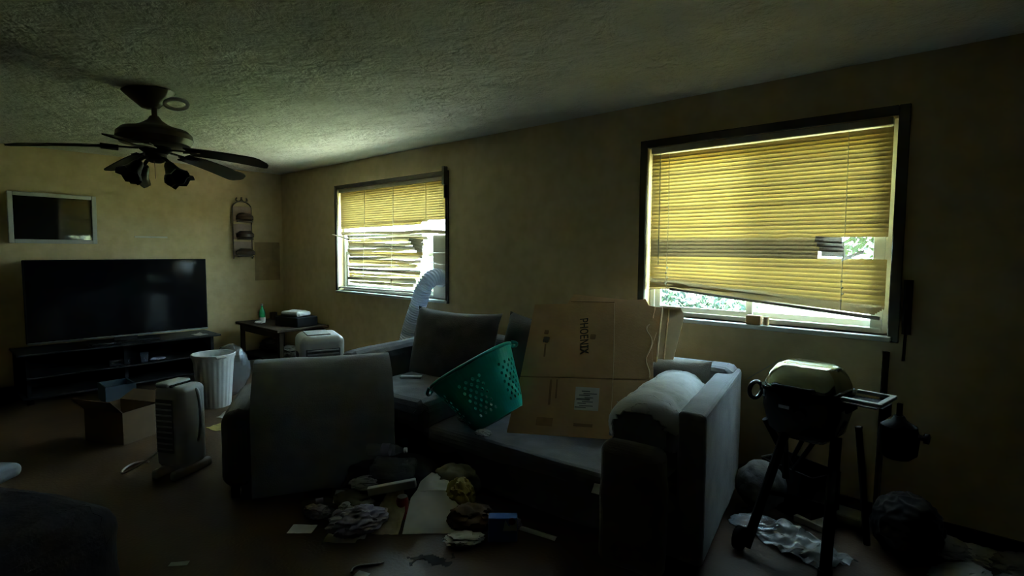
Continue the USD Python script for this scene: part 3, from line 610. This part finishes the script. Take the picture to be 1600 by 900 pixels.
# ------------------------------------------------------------------ sofa along the window wall
SW = 2.66; SE = np.array([.997, .075, 0]); SD = np.array([.17, -.985, 0]); SQ = np.array([6.07, -.15, 0])
S0 = SQ-SE*SW
def sofa_xf(m):
    m = T(m).copy(); v = m.vertices; m.vertices = v[:, :1]*SE+v[:, 1:2]*SD+v[:, 2:]*[0, 0, 1.]
    m.invert() if np.cross(SE, SD)[2] < 0 else None
    return m
def sofa():
    p = thing('sofa', 'long dark grey sofa against the window wall, partly stripped of its cushions', 'sofa', S0)
    A = lambda x0, x1, y0, y1, z0, z1, r=.03: rbox(x1-x0, y1-y0, z1-z0, r, 2, ((x0+x1)/2, (y0+y1)/2, (z0+z1)/2))
    put('base', sofa_xf(soft(A(.04, SW-.04, .06, 1.04, .05, .30), .006, 6, 1, .08)), M_fabric, p)
    put('seat_deck', sofa_xf(soft(A(.98, SW-.12, .20, 1.07, .26, .365, .04), .012, 5, 2, .06)), M_fabric, p)
    put('backrest', sofa_xf(soft(A(.02, SW-.02, 0, .22, .05, .78, .05), .01, 5, 3, .07)), M_fabric, p)
    # left arm with a soft rolled top, right arm flat topped
    put('arm', sofa_xf(soft(A(.0, .22, .02, 1.02, .05, .71, .08), .008, 5, 4, .05)), M_fabric, p)
    ra = A(SW-.125, SW, .02, 1.04, .05, .745, .022); ra.vertices[:, 2] += -.02*(ra.vertices[:, 1]-.5)*(ra.vertices[:, 2] > .4)
    put('arm', sofa_xf(soft(ra, .004, 7, 5, .05)), M_fabric, p)
    sc = A(.23, .97, .24, 1.10, .31, .50, .07); put('seat_cushion', sofa_xf(soft(sc, .014, 5, 6, .05)), M_fabric, p)
    for x in (.06, SW-.06):
        for y in (.08, .98): put('foot', sofa_xf(cyl(.03, .05, (x, y, .025), 12)), M_blackm, p)
sofa()
def lp(a, b, z): return S0+SE*a+SD*b+np.array([0, 0, z])
SROT = math.degrees(math.atan2(SE[1], SE[0]))
def cushion(name, mesh, m, label, cat_, a, b, z, rz=0): return single(name, mesh, m, label, cat_, lp(a, b, z), rz=SROT+rz)
cushion('back_cushion', mv(pillow(.86, .58, .26, .10, 3), (0, 0, .29), rx=-14), M_fabric2, 'dark back cushion with a pointed corner at the left end of the sofa', 'cushion', .64, .40, .42)
cushion('back_cushion', mv(pillow(.56, .62, .22, .06, 5), (0, 0, .31), rx=-10, ry=8), M_fabric2, 'dark back cushion beside the upright flattened cartons', 'cushion', 1.36, .36, .36)
cushion('back_cushion', mv(pillow(.58, .44, .24, .03, 6), (0, 0, .22), rx=-14), M_pillow3, 'slumped grey cushion at the right end of the sofa back behind the pale blanket', 'cushion', 2.24, .34, .39)
# the big slumped bolster against the inside of the right arm, and the blanket over its top
def bolster():
    m = soft(rbox(.30, 1.00, .38, .13, 3, (0, 0, .19)), .022, 3.6, 8, .03); v = m.vertices
    v[:, 2] -= .05*np.clip((-v[:, 1]-.1)/.4, 0, 1)*0; v[:, 0] -= .03*np.clip((-v[:, 1]-.2)/.3, 0, 1); return m
BP = bolster(); cushion('bolster', BP, M_fabric, 'big dark bolster standing against the inside of the right sofa arm', 'bolster', 2.375, .62, .372, rz=9)
single('dark_throw', soft(rbox(.30, .11, .58, .05, 3, (0, 0, .29)), .02, 4, 23, .04), M_fabric2, 'dark throw hanging down the front of the sofa beside the right arm', 'throw', lp(2.37, 1.155, .012), rz=SROT)
f = BP.faces; c = BP.triangles_center
keep = (c[:, 2] > .20+.10*(fbm(np.c_[c[:, :2]*6, 0*c[:, 0]], 2, 4)-.5)) & (c[:, 1] > -.47)
sub = BP.submesh([np.nonzero(keep)[0]], append=True, repair=False)
n_ = BP.vertex_normals; tree_ = sub.vertices; from scipy.spatial import cKDTree
nn = n_[cKDTree(BP.vertices).query(tree_)[1]]; fold = fbm(tree_*[7, 16, 7], 3, 14)
vb = tree_+nn*(.016+.035*np.clip(fold-.42, 0, 1))[:, None]
cushion('pale_blanket', solidify(vb, np.array(sub.faces), .008), M_blanket, 'pale blue-grey blanket crumpled along the top of the bolster by the right sofa arm', 'blanket', 2.375, .62, .372, rz=9)
single('white_remote', rbox(.045, .16, .02, .006, 2, (0, 0, .01)), M_white, 'white remote control lying on the left sofa seat cushion', 'remote', (3.99, -.98, .50), rz=-52)
single('white_remote', rbox(.05, .13, .016, .005, 2, (0, 0, .008)), M_paper, 'white slip of card behind the remote on the left sofa cushion', 'card', (3.90, -.74, .50), rz=-52)

# ------------------------------------------------------------------ laundry basket
def basket():
    v = np.array([-.67, .74, 0]); rh = np.array([.74, .67, 0]); up = np.array([0, 0, 1.])
    az = .82*up-.50*rh+.30*v; az /= np.linalg.norm(az); ax = rh-az*(rh@az); ax /= np.linalg.norm(ax); ay = np.cross(az, ax)
    p = thing('laundry_basket', 'teal plastic laundry basket tipped on its side against the flattened cartons', 'basket', (4.94, -1.05, .42), M=np.stack([ax, ay, az], 1))
    H, NU, NV = .36, 72, 14
    def pos(u, vv):
        t = 2*np.pi*u; k = np.abs(np.cos(t))**2.6+np.abs(np.sin(t))**2.6
        rr_ = k**(-1/2.6); sx, sy = .175+.105*vv**1.1, .125+.075*vv**1.1
        return np.stack([rr_*np.cos(t)*sx, rr_*np.sin(t)*sy, vv*H], -1)
    V, F = [], []
    def add(uv): V.append(pos(uv[0], uv[1])); return len(V)-1
    grid_ = {}
    def gp(i, j):
        i = i % (2*NU)
        if (i, j) not in grid_: grid_[(i, j)] = add((i/(2*NU), j/(2*NV)))
        return grid_[(i, j)]
    for i in range(NU):
        for j in range(NV):
            ring = [gp(2*i+a, 2*j+b) for a, b in ((0, 0), (1, 0), (2, 0), (2, 1), (2, 2), (1, 2), (0, 2), (0, 1))]
            hole = 2 <= j <= 10 and i % 12 < 7 and (i+j) % 2 == 0
            if hole:
                inn = [add(((2*i+1+.78*math.cos(q))/(2*NU), (2*j+1+.78*math.sin(q))/(2*NV))) for q in [rad(225+45*k) for k in range(8)]]
                for k in range(8):
                    k2 = (k+1) % 8; F += [[ring[k], ring[k2], inn[k2]], [ring[k], inn[k2], inn[k]]]
            else:
                for k in range(1, 7): F.append([ring[0], ring[k], ring[k+1]])
    put('wall', solidify(np.array(V), np.array(F), .003), M_teal, p, smooth=40)
    u = np.linspace(0, 1, 72, endpoint=False)
    rim = put('rim', tube(pos(u, 1+0*u)+[0, 0, .004], .011, 8, closed=True), M_teal, p)
    base = pos(u, 0*u); base = np.vstack([base, [[0, 0, 0]]])
    put('base', solidify(base, np.array([[72, i, (i+1) % 72] for i in range(72)]), .004), M_teal, p)
    for s in (1, -1): put('handle', tube(spline([(s*.285, -.07, H+.004), (s*.31, -.05, H-.012), (s*.315, 0, H-.016), (s*.31, .05, H-.012), (s*.285, .07, H+.004)], 12), .011, 8), M_teal, rim)
basket()

# ------------------------------------------------------------------ flattened cartons
CP = np.array([5.06, -1.10, .372]); CH = np.array([.957, .29, 0]); lean = rad(36); CU = np.array([-.29*math.sin(lean), .957*math.sin(lean), math.cos(lean)]); CN = np.cross(CH, CU)
def flat(poly, t=.006): return extrude(poly, t)
def carton(name, label, off, panels, m, loc=CP):
    p = thing(name, label, 'cardboard', loc-CN*off, M=np.stack([CH, CU, CN], 1)); return p
p = carton('flattened_carton', 'front flattened brown carton lettered PHOENIX with a white shipping label, leaning on the sofa', 0, None, M_card)
put('panel', flat([(-.047, .872), (.484, .915), (.556, .403), (-.019, .356)]), M_card, p)
put('panel', flat([(.486, .915), (.60, .938), (.675, .951), (.70, .905), (.74, .899), (.735, .82), (.767, .723), (.75, .62), (.77, .52), (.783, .424), (.559, .403)]), M_card, p)
put('panel', flat([(-.021, .350), (.551, .396), (.598, .048), (-.015, -.004)]), M_card, p)
put('panel', flat([(.553, .392), (.777, .414), (.745, .30), (.67, .20), (.645, .05), (.600, .048)]), M_card, p)
put('crease_strip', mv(flat([(-.02, .346), (.78, .411), (.78, .421), (-.02, .358)], .003), (0, 0, -.002)), M_ink2, p)
put('torn_edge', tube(spline([(.722, .775, .006), (.708, .735, .009), (.738, .69, .007), (.742, .60, .009), (.728, .55, .007), (.755, .47, .008), (.76, .43, .007)], 24), .004, 5), M_card2, p, label='pale torn edge of the cardboard')
put('vertical_crease', tube(spline([(.487, .91, .0055), (.523, .65, .0065), (.555, .405, .0055), (.575, .22, .0065), (.596, .06, .0055)], 20), .0025, 5), M_card2, p)
def print_on(name, m, x, y, rz, mm, z=.0062): return put(name, mv(m, (x, y, z), rz=rz), mm, p, smooth=False)
tm = meshkit.text_mesh('PHOENIX', .050, .0006, bold=True); tm.apply_scale([.25/tm.extents[0], 1, 1]); tm.apply_translation([-tm.bounds[0][0], 0, 0])
print_on('lettering', tm, .285, .783, -79, M_ink)
for q, (x, y, s) in enumerate(((.092, .62, .030), (.082, .672, .022), (.39, .663, .026))):
    m = cat(cyl(s*.7, .0006, (0, 0, .0003), 12), mv(box(s*1.6, s*.5, .0006), (0, 0, .0004), rz=45), mv(box(s*1.6, s*.5, .0006), (0, 0, .0005), rz=-45))
    print_on('printed_mark', m, x, y, 0, M_ink if q == 0 else M_ink2)
print_on('printed_line', box(.012, .09, .0006), .10, .545, 8, M_ink2); print_on('printed_line', box(.014, .16, .0006), .195, .275, 8, M_ink2); print_on('printed_line', box(.010, .12, .0006), .23, .30, 8, M_ink2)
print_on('printed_line', box(.11, .018, .0006), .43, .103, 4, M_ink2); print_on('printed_line', box(.10, .05, .0005), .20, .092, 4, mat('faintest_print', (.33, .19, .085), .85))
L = flat([(.345, .326), (.487, .335), (.503, .196), (.361, .185)], .0008); put('shipping_label', mv(L, (0, 0, .006)), M_paper, p, label='white shipping label')
for q in range(9):
    put('label_print', mv(box(.05+.03*((q*5) % 3)*.5, .006 if q != 4 else .012, .0004), (.395+.004*(8-q)*.5+(.03 if q % 2 else 0), .305-.0125*q, .0072), rz=4), M_grayrag, p, smooth=False)
p = carton('flattened_carton', 'narrow folded brown carton standing behind the right edge of the lettered carton', .034, None, M_card)
put('panel', flat([(.70, .915), (.775, .918), (.784, .42), (.70, .42)]), M_card, p)
put('panel', mv(flat([(.775, .918), (.888, .92), (.909, .868), (.855, .429), (.784, .41)], .005), (0, 0, -.010)), M_card2, p)
put('folded_edge', tube([(.775, .918, .004), (.784, .42, .004)], .006, 6), M_card2, p)
put('folded_edge', tube([(.815, .919, -.004), (.822, .41, -.004)], .005, 6), M_card, p)
put('rolled_top', tube([(.775, .918, .0), (.885, .920, -.004)], .007, 8), M_card2, p)
p = carton('flattened_carton', 'hindmost flattened brown carton poking up above the lettered carton', .055, None, M_card)
put('panel', flat([(.14, .90), (.16, .936), (.188, .998), (.473, .976), (.63, .969), (.66, .40), (.25, .40)]), M_card, p)
put('fold_line', tube([(.18, .94, .006), (.47, .95, .006)], .003, 5), M_ink2, p)

# ------------------------------------------------------------------ rubbish on the sofa deck and the floor in front
def bottle(label, loc, M_, cap, L=.22, r=.033, rz=0, tip=90):
    p = thing('plastic_bottle', label, 'bottle', loc, rz=rz)
    prof = [(0, 0), (r*.9, 0), (r, .01), (r, L*.25), (r*.9, L*.3), (r, L*.35), (r, L*.6), (r*.85, L*.72), (r*.42, L*.86), (r*.40, L*.93), (0, L*.93)]
    put('body', mv(lathe(prof, 20), (0, 0, r if tip == 90 else 0), ry=tip), M_, p)
    put('cap', mv(cyl(r*.45, .018, (0, 0, L*.95), 14), (0, 0, r if tip == 90 else 0), ry=tip), cap, p)
    put('label', mv(trimesh.creation.annulus(r*1.0, r*1.015, L*.2, sections=20).apply_translation((0, 0, L*.47)), (0, 0, r if tip == 90 else 0), ry=tip), M_lilac, p)
# dark heap of cloth that carries the upper layer
single('dark_clothes_heap', wad(.30, .22, .22, .14, 1.8, 61, 4), M_dark, 'dark heap of clothes on the floor between the armchair and the sofa, under the rubbish', 'clothes', (4.57, -1.56, 0), rz=40)
bottle('clear plastic bottle lying on top of the dark clothes heap', (4.44, -1.66, .235), M_clear, M_white, .24, .036, rz=38)
single('clear_food_pack', soft(rbox(.25, .17, .09, .03, 2, (0, 0, .045)), .02, 9, 5, .03), M_clear, 'crushed clear food pack with a blue band below the topmost bottle', 'food pack', (4.66, -1.63, .165), rz=40)
single('white_carton_edge', mv(rbox(.26, .035, .045, .006, 2, (0, 0, .02)), ry=-10), M_paper, 'white carton edge lying across the rubbish heap', 'carton', (4.78, -1.73, .15), rz=44)
single('white_card_square', mv(sheet(.10, .07, .01, 6, 63, .003, 6), rx=50), M_paper, 'small white square of card leaning at the left of the heap', 'card', (4.50, -1.86, .07), rz=35)
single('olive_cloth', wad(.13, .09, .10, seed=64), M_olive, 'crumpled olive cloth left of the clear food pack', 'cloth', (4.55, -1.82, 0))
p = thing('red_can', 'dented red drink can in the middle of the heap', 'can', (4.85, -1.72, .02), rz=30); put('body', lathe([(0, 0), (.026, 0), (.032, .012), (.032, .1), (.026, .115), (0, .113)], 20), M_red, p); put('top_rim', cyl(.026, .004, (0, 0, .116), 18), M_metal, p)
bottle('empty clear bottle lying at the far left of the rubbish heap', (4.36, -2.03, 0), M_clear, M_white, .20, .032, rz=62)
bottle('empty clear bottle lying beside the dark can', (4.52, -1.98, 0), M_clear, M_lilac, .21, .034, rz=15)
single('dark_can', mv(lathe([(0, 0), (.028, 0), (.034, .012), (.034, .12), (.028, .135), (0, .133)], 20), (0, 0, .034), ry=90), mat('dark_red_can', (.07, .015, .012), .3, .2, 8), 'dark red can lying between the bottles and the lilac wrap', 'can', (4.63, -1.99, 0), rz=50)
single('lilac_plastic_wrap', wad(.14, .07, .13, .4, 2.2, 65, 4), M_lilac, 'crumpled lilac plastic wrap at the front of the heap', 'wrap', (4.79, -1.95, 0), rz=70)
single('crumpled_wrapper', wad(.075, .05, .06, .4, 2.2, 101, 3), M_lilac, 'shiny crumpled wrapper between the two empty clear bottles', 'wrapper', (4.47, -2.00, 0), rz=20)
single('tissue_ball', wad(.04, .04, .055, .35, 2.2, 102, 3), M_paper, 'small white tissue ball behind the dark can', 'tissue', (4.60, -1.90, .03))
single('foil_wrapper', wad(.10, .05, .07, .4, 2.2, 103, 3), M_metal, 'dull foil wrapper on the dark clothes heap left of the white carton edge', 'wrapper', (4.60, -1.76, .11), rz=50)
single('brown_leaflet', sheet(.16, .12, .04, 7, 104, .002, 12), M_brown, 'brown leaflet under the far left of the rubbish heap', 'paper', (4.40, -1.93, 0), rz=15)
# the big white paper bag leaning on the heap
p = thing('white_paper_bag', 'big flat white paper bag propped on the front of the heap', 'paper bag', (5.06, -1.71, .004), rz=42)
def leaned(poly, ns, amp, seed, t=.003, lean=32, z0=0):
    from shapely.geometry import Polygon, Point
    P = Polygon(poly); v, f = trimesh.creation.triangulate_polygon(P, engine='earcut'); v3, f3 = trimesh.remesh.subdivide_to_size(np.c_[v, 0*v[:, 0]], f, .03)
    v3[:, 2] = (fbm(np.c_[v3[:, :2]*ns, 0*v3[:, 0]]+seed, 3, seed)-.5)*2*amp
    return mv(solidify(v3, f3, t), (0, 0, z0), rx=lean)
put('front_sheet', leaned([(-.14, 0), (.13, .0), (.15, .19), (.10, .20), (.085, .25), (-.10, .245), (-.125, .20)], 7, .008, 67), M_paper, p)
put('folded_top', mv(leaned([(-.10, .235), (.085, .24), (.07, .30), (.03, .345), (-.03, .35), (-.085, .30)], 9, .02, 68, lean=32, z0=.006), (0, .0, .0)), M_paper, p, label='rumpled top flap of the bag')
single('printed_bag', leaned([(-.08, 0), (.06, 0), (.075, .12), (.05, .24), (-.03, .25), (-.07, .14)], 8, .022, 66, .004, 38), M_beige, 'beige printed bag leaning left of the big white paper bag', 'bag', (4.90, -1.86, .004), rz=40)
single('yellow_bag', wad(.085, .07, .19, .3, 2.4, 69), M_yel, 'crumpled yellow bag behind the right corner of the white paper bag', 'bag', (5.02, -1.46, 0))
single('grey_cloth', wad(.14, .10, .22, .25, 2.2, 70), M_olive, 'grey-green cloth behind the top of the white paper bag', 'cloth', (4.92, -1.40, 0), rz=30)
single('brown_paper_bag', wad(.12, .09, .13, .3, 2.2, 71), M_brown, 'crumpled brown paper bag between the white paper bag and the blue carton', 'bag', (5.20, -1.55, 0), rz=45)
single('crumpled_tissue', wad(.095, .055, .055, .4, 3, 72), M_paper, 'crumpled white tissue on the floor in front of the brown paper bag', 'tissue', (5.26, -1.66, 0), rz=48)
p = thing('blue_carton', 'blue food carton with a red and white corner standing right of the tissue', 'carton', (5.37, -1.50, 0), rz=42)
put('body', soft(box(.145, .06, .125, (0, 0, .0635), .004), .004, 9, 3, .03), M_blue, p); put('printed_patch', mv(leaned([(0, 0), (.07, .0), (.07, .06), (.045, .045), (.03, .02), (.012, .055)], 5, .002, 5, .002, 90), (.0, -.033, .062)), M_paper, p, label='white printed corner'); put('red_spot', mv(cyl(.018, .003, (0, 0, 0), 16, 'y'), (.045, -.036, .112)), M_red, p, label='red printed spot')
single('wrapper_scrap', wad(.06, .05, .06, .4, 3, 73, 3), M_lilac, 'shiny wrapper scrap behind the blue carton', 'wrapper', (5.33, -1.40, 0))
p = thing('plastic_strip', 'long white plastic strip lying right of the blue carton', 'strip', (5.44, -1.36, .012), rz=10)
put('strip', mv(solidify(*(lambda x, y, f: (np.stack([(x-.5)*.28, (y-.5)*.028, .004*(1-((y-.5)*2)**2)], 1), f))(*grid(8, 5)), .0015), rx=20), M_white, p)
single('white_card', sheet(.13, .085, .012, 6, 74, .002, 8), M_paper, 'small white card flat on the floor at the left end of the rubbish', 'card', (4.53, -2.12, 0), rz=40)
single('torn_paper', sheet(.20, .10, .02, 7, 75, .002, 18, outline=lambda x, y: ~((abs(x-.3) < .09) & (y > .6) | (abs(x-.72) < .07) & (y > .5) | (x > .85) & (y < .3))), M_paper, 'torn white paper with notches on the floor before the lilac wrap', 'paper', (4.77, -2.02, 0), rz=42)
single('bent_straw', tube(spline([(-.06, -.05, .005), (-.055, -.005, .005), (-.02, .01, .006), (.06, .035, .006)], 16), .005, 6), M_white2, 'white bent plastic straw on the bare floor in front', 'straw', (5.07, -2.08, 0), rz=38)
single('paper_bit', sheet(.06, .04, .01, 6, 76, .002, 6), M_paper2, 'paper bit at the bottom edge below the bent straw', 'paper', (5.10, -2.13, 0), rz=20)
single('paper_bit', sheet(.08, .03, .01, 6, 77, .002, 6), M_paper2, 'paper bit alone on the dark floor at the lower left', 'paper', (4.40, -2.64, 0), rz=50)
single('floor_stain', sheet(.22, .13, .001, 3, 78, .0012, 20, outline=lambda x, y: fbm(np.c_[x*4, y*4, 0*x], 2, 5)+.35*(1-2*np.hypot(x-.5, y-.5)) > .52), M_stain, 'dark sticky stain on the floor in front of the white paper bag', 'stain', (5.25, -1.86, 0), rz=60)
single('wrapper_scrap', wad(.10, .06, .05, .4, 3, 79), M_paper2, 'pale wrapper scrap on the sofa deck left of the basket', 'wrapper', (4.78, -1.12, .372), rz=20)
single('clear_cup', mv(lathe([(0, 0), (.032, 0), (.044, .11), (.042, .11), (.03, .004), (0, .004)], 20), (0, 0, .04), ry=75), M_clear, 'clear plastic cup tipped over on the sofa deck by the basket', 'cup', (4.76, -1.0, .372), rz=60)
single('paper_scrap', wad(.05, .04, .03, .4, 3, 80, 3), M_paper2, 'little paper scrap on the sofa deck below the basket', 'paper', (4.98, -1.24, .372))
single('paper_scrap', mv(sheet(.06, .05, .02, 7, 81, .002, 8), rx=40), M_paper, 'white paper scrap caught on the lower front of the sofa by the right arm', 'paper', (5.78, -1.27, .30), rz=10)

# ------------------------------------------------------------------ grill on folding legs
def grill():
    p = thing('barbecue_grill', 'small black gas barbecue with a shiny lid on a folding stand', 'barbecue', (6.49, -.50, 0), rz=-9)
    def hull(*rings): return trimesh.convex.convex_hull(np.vstack(rings))
    def ring(w, d, z, r=.03, cx=0, cy=0):
        t = np.linspace(0, 2*np.pi, 40, endpoint=False); k = (np.abs(np.cos(t))**4+np.abs(np.sin(t))**4)**-.25
        return np.stack([cx+w/2*k*np.cos(t), cy+d/2*k*np.sin(t), z+0*t], 1)
    put('lid', hull(ring(.345, .31, .782), ring(.345, .31, .80), ring(.315, .27, .845), ring(.26, .20, .885, cy=.01), ring(.20, .13, .898, cy=.012)), M_lid, p, smooth=50)
    put('lid_rim', cat(hull(ring(.372, .335, .762), ring(.372, .335, .780))), M_grill, p)
    put('firebox', hull(ring(.36, .325, .76), ring(.355, .32, .68), ring(.31, .27, .575), ring(.22, .18, .53)), M_grill, p, smooth=45)
    put('lid_handle', tube(spline([(-.08, -.160, .80), (-.075, -.205, .805), (0, -.212, .807), (.075, -.205, .805), (.08, -.160, .80)], 20), .010, 8), M_blackm, p)
    a = np.linspace(0, 2*np.pi, 24, endpoint=False); put('end_ring', tube(np.stack([-.215+.012*np.cos(a), -.09+.042*np.cos(a), .735+.042*np.sin(a)], 1), .011, 8, closed=True), M_grill, p, label='ring handle on the left end')
    put('control_knob', cyl(.022, .03, (.03, -.178, .67), 18, 'y'), M_blackm, p); put('badge', box(.05, .004, .016, (-.04, -.170, .70), .001), M_metal, p)
    # wire side shelf
    s = [(.185, -.10), (.335, -.085), (.335, .11), (.185, .11)]
    put('side_shelf_frame', cat(*[bb(*q, .768, .785, .003) for q in ((.18, .34, -.11, -.085), (.18, .34, .10, .12), (.315, .34, -.085, .10))]), M_tin, p)
    put('side_shelf_tray', bb(.18, .315, -.085, .10, .752, .757), M_blackm, p)
    for x in (.185, .32): put('shelf_bracket', bb(x, x+.012, -.06, .07, .70, .755), M_blackm, p)
    # folding legs
    def leg(a, b, r=.017): put('leg', tube([a, tuple((np.array(a)+b)/2), b], r, 10), M_blackm, p)
    leg((-.15, .10, .56), (-.045, -.10, .33)); leg((-.045, -.10, .33), (.05, -.22, .02)) if 0 else None
    leg((-.155, -.10, .60), (-.07, .0, .36)); leg((-.055, -.10, .56), (-.115, -.345, .035), .022)
    leg((-.02, .11, .56), (-.11, .05, .30), .011); leg((.04, .10, .55), (-.06, .02, .33), .011)
    leg((.175, -.12, .60), (.21, -.285, .02), .024); leg((.19, .12, .60), (.24, .16, .02), .015)
    put('cross_bar', tube([(-.09, -.22, .28), (.06, -.22, .30), (.195, -.20, .30)], .010, 8), M_blackm, p)
    put('wheel', cyl(.055, .03, (-.155, -.325, .055), 24, 'x'), M_blackm, p)
    put('leg_cap', cyl(.028, .05, (.21, -.285, .025), 16), M_blackm, p)
    put('gas_bottle', lathe([(0, .50), (.05, .505), (.075, .53), (.08, .60), (.07, .655), (.03, .68), (.02, .70), (0, .70)], 24).apply_translation((.355, .10, 0)), M_blackm, p, label='black gas bottle hung under the shelf')
    put('valve', cat(cyl(.012, .05, (.44, .10, .62), 12, 'x'), cyl(.022, .016, (.46, .10, .62), 16, 'x')), M_blackm, p)
    put('bottle_hanger', bb(.345, .365, .09, .11, .695, .756), M_blackm, p)
grill()
single('wooden_pole', cat(tube([(6.745, -.040, .02), (6.748, -.032, .5), (6.752, -.026, .92)], .016, 10)), M_dwood, 'thin brown pole leaning on the wall behind the barbecue', 'pole')
single('dark_wall_wand', cat(tube([(6.83, -.018, 1.02), (6.83, -.016, 1.30)], .020, 10), tube([(6.825, -.018, .88), (6.828, -.018, 1.02)], .007, 8)), M_blackm, 'short dark rod hanging on the wall at the lower right of the right-hand window', 'rod')

# ------------------------------------------------------------------ things on the floor by the wall
single('grey_bundle', wad(.13, .11, .27, .10, 1.5, 90, 4), M_grayrag, 'round grey cloth bundle on the floor between the sofa arm and the barbecue', 'bundle', (6.235, -.30, 0))
p = thing('dark_crate', 'dark open crate with a pale rim edge behind the grey bundle', 'crate', (6.40, -.17, 0), rz=-25)
for q in (bb(-.16, .16, -.11, -.10, 0, .26), bb(-.16, .16, .10, .11, 0, .26), bb(-.16, -.15, -.10, .10, 0, .26), bb(.15, .16, -.10, .10, 0, .26)): put('side', q, M_black, p)
put('base', bb(-.15, .15, -.10, .10, 0, .01), M_black, p); put('rim_strip', bb(-.165, -.155, -.112, .112, .26, .268, .002), M_white2, p, label='pale edge strip')
single('clear_plastic_scrap', wad(.12, .07, .06, .4, 3, 91), M_clear, 'crumpled clear plastic below the grey bundle', 'plastic', (6.28, -.55, 0), rz=30)
single('paper_stack', mv(box(.17, .11, .035, (0, 0, .018), .003), rz=0), M_paper, 'white paper packet on the floor under the barbecue', 'paper', (6.51, -.30, 0), rz=-15)
single('folded_newspaper', mv(box(.28, .13, .05, (0, 0, .025), .006), rz=0), M_paper2, 'greyed folded newspaper against the wall under the barbecue', 'newspaper', (6.56, -.125, 0), rz=-3)
single('plastic_sheet', sheet(.42, .22, .13, 9, 93, .002, 34), M_clear2, 'pale rumpled plastic sheet on the floor beneath the barbecue legs', 'sheet', (6.50, -.60, 0), rz=-22)
single('black_bag', wad(.14, .13, .30, .15, 2.2, 94, 5), M_blackm, 'dark stuffed bag on the floor under the gas bottle', 'bag', (6.90, -.36, 0))
for q, (x, y, s, w, d, h) in enumerate([(7.02, -.20, 95, .12, .09, .08), (7.16, -.17, 96, .11, .08, .06), (7.31, -.16, 97, .13, .09, .07), (7.10, -.42, 98, .15, .08, .05), (7.30, -.40, 99, .12, .10, .06)]):
    single('grey_rag', wad(w, d, h, .35, 2.8, s), [M_grayrag, M_paper2, M_grayrag, M_paper2, M_grayrag][q], ['grey rag by the wall just right of the black bag', 'pale rag in the middle of the row along the right-hand wall base', 'grey rag at the right edge of the picture by the wall', 'pale flat rag in front of the row at the lower right', 'grey rag in front of the row at the right edge'][q], 'rag', (x, y, 0), rz=20*q)

# ------------------------------------------------------------------ left foreground: a seat buried under a dark blanket
p = thing('covered_ottoman', 'low seat buried under a dark blanket in the left foreground', 'ottoman', (4.42, -3.36, 0), rz=25)
put('body', rbox(.80, .56, .40, .06, 2, (0, 0, .22)), M_dark, p)
bl = soft(rbox(.92, .66, .46, .12, 3, (0, 0, .26)), .035, 3.2, 12, .04); bl.vertices[:, 2] = np.maximum(bl.vertices[:, 2], .005); put('blanket', bl, M_dark, p)
single('pale_blue_cloth', mv(soft(rbox(.26, .16, .06, .028, 3, (0, 0, .03)), .012, 8, 15, .02), (0, 0, 0)), M_bluebag, 'folded pale blue cloth on top of the covered seat at the left edge', 'cloth', (4.09, -3.25, .50), rz=35)

# ------------------------------------------------------------------ repeats carry one group
GROUPS = {'window_blind': 'slatted blinds on the two windows', 'back_cushion': 'sofa back cushions', 'stoneware_pot': 'pots in the iron wall rack', 'flattened_carton': 'flattened cartons leaning on the sofa',
          'plastic_bottle': 'clear bottles in the rubbish heap', 'paper_scrap': 'paper scraps lying about', 'paper_bit': 'paper bits on the bare floor', 'grey_rag': 'rags along the right-hand wall base',
          'crumpled_wrapper': 'shiny wrappers', 'wrapper_scrap': 'wrapper scraps', 'crumpled_tissue': 'crumpled tissues', 'garden_shrub': 'shrubs outside the windows'}
for q in stage.GetPrimAtPath('/World').GetChildren():
    g = GROUPS.get(q.GetName().rstrip('0123456789').rstrip('_'))
    if g: q.SetCustomDataByKey('group', g)
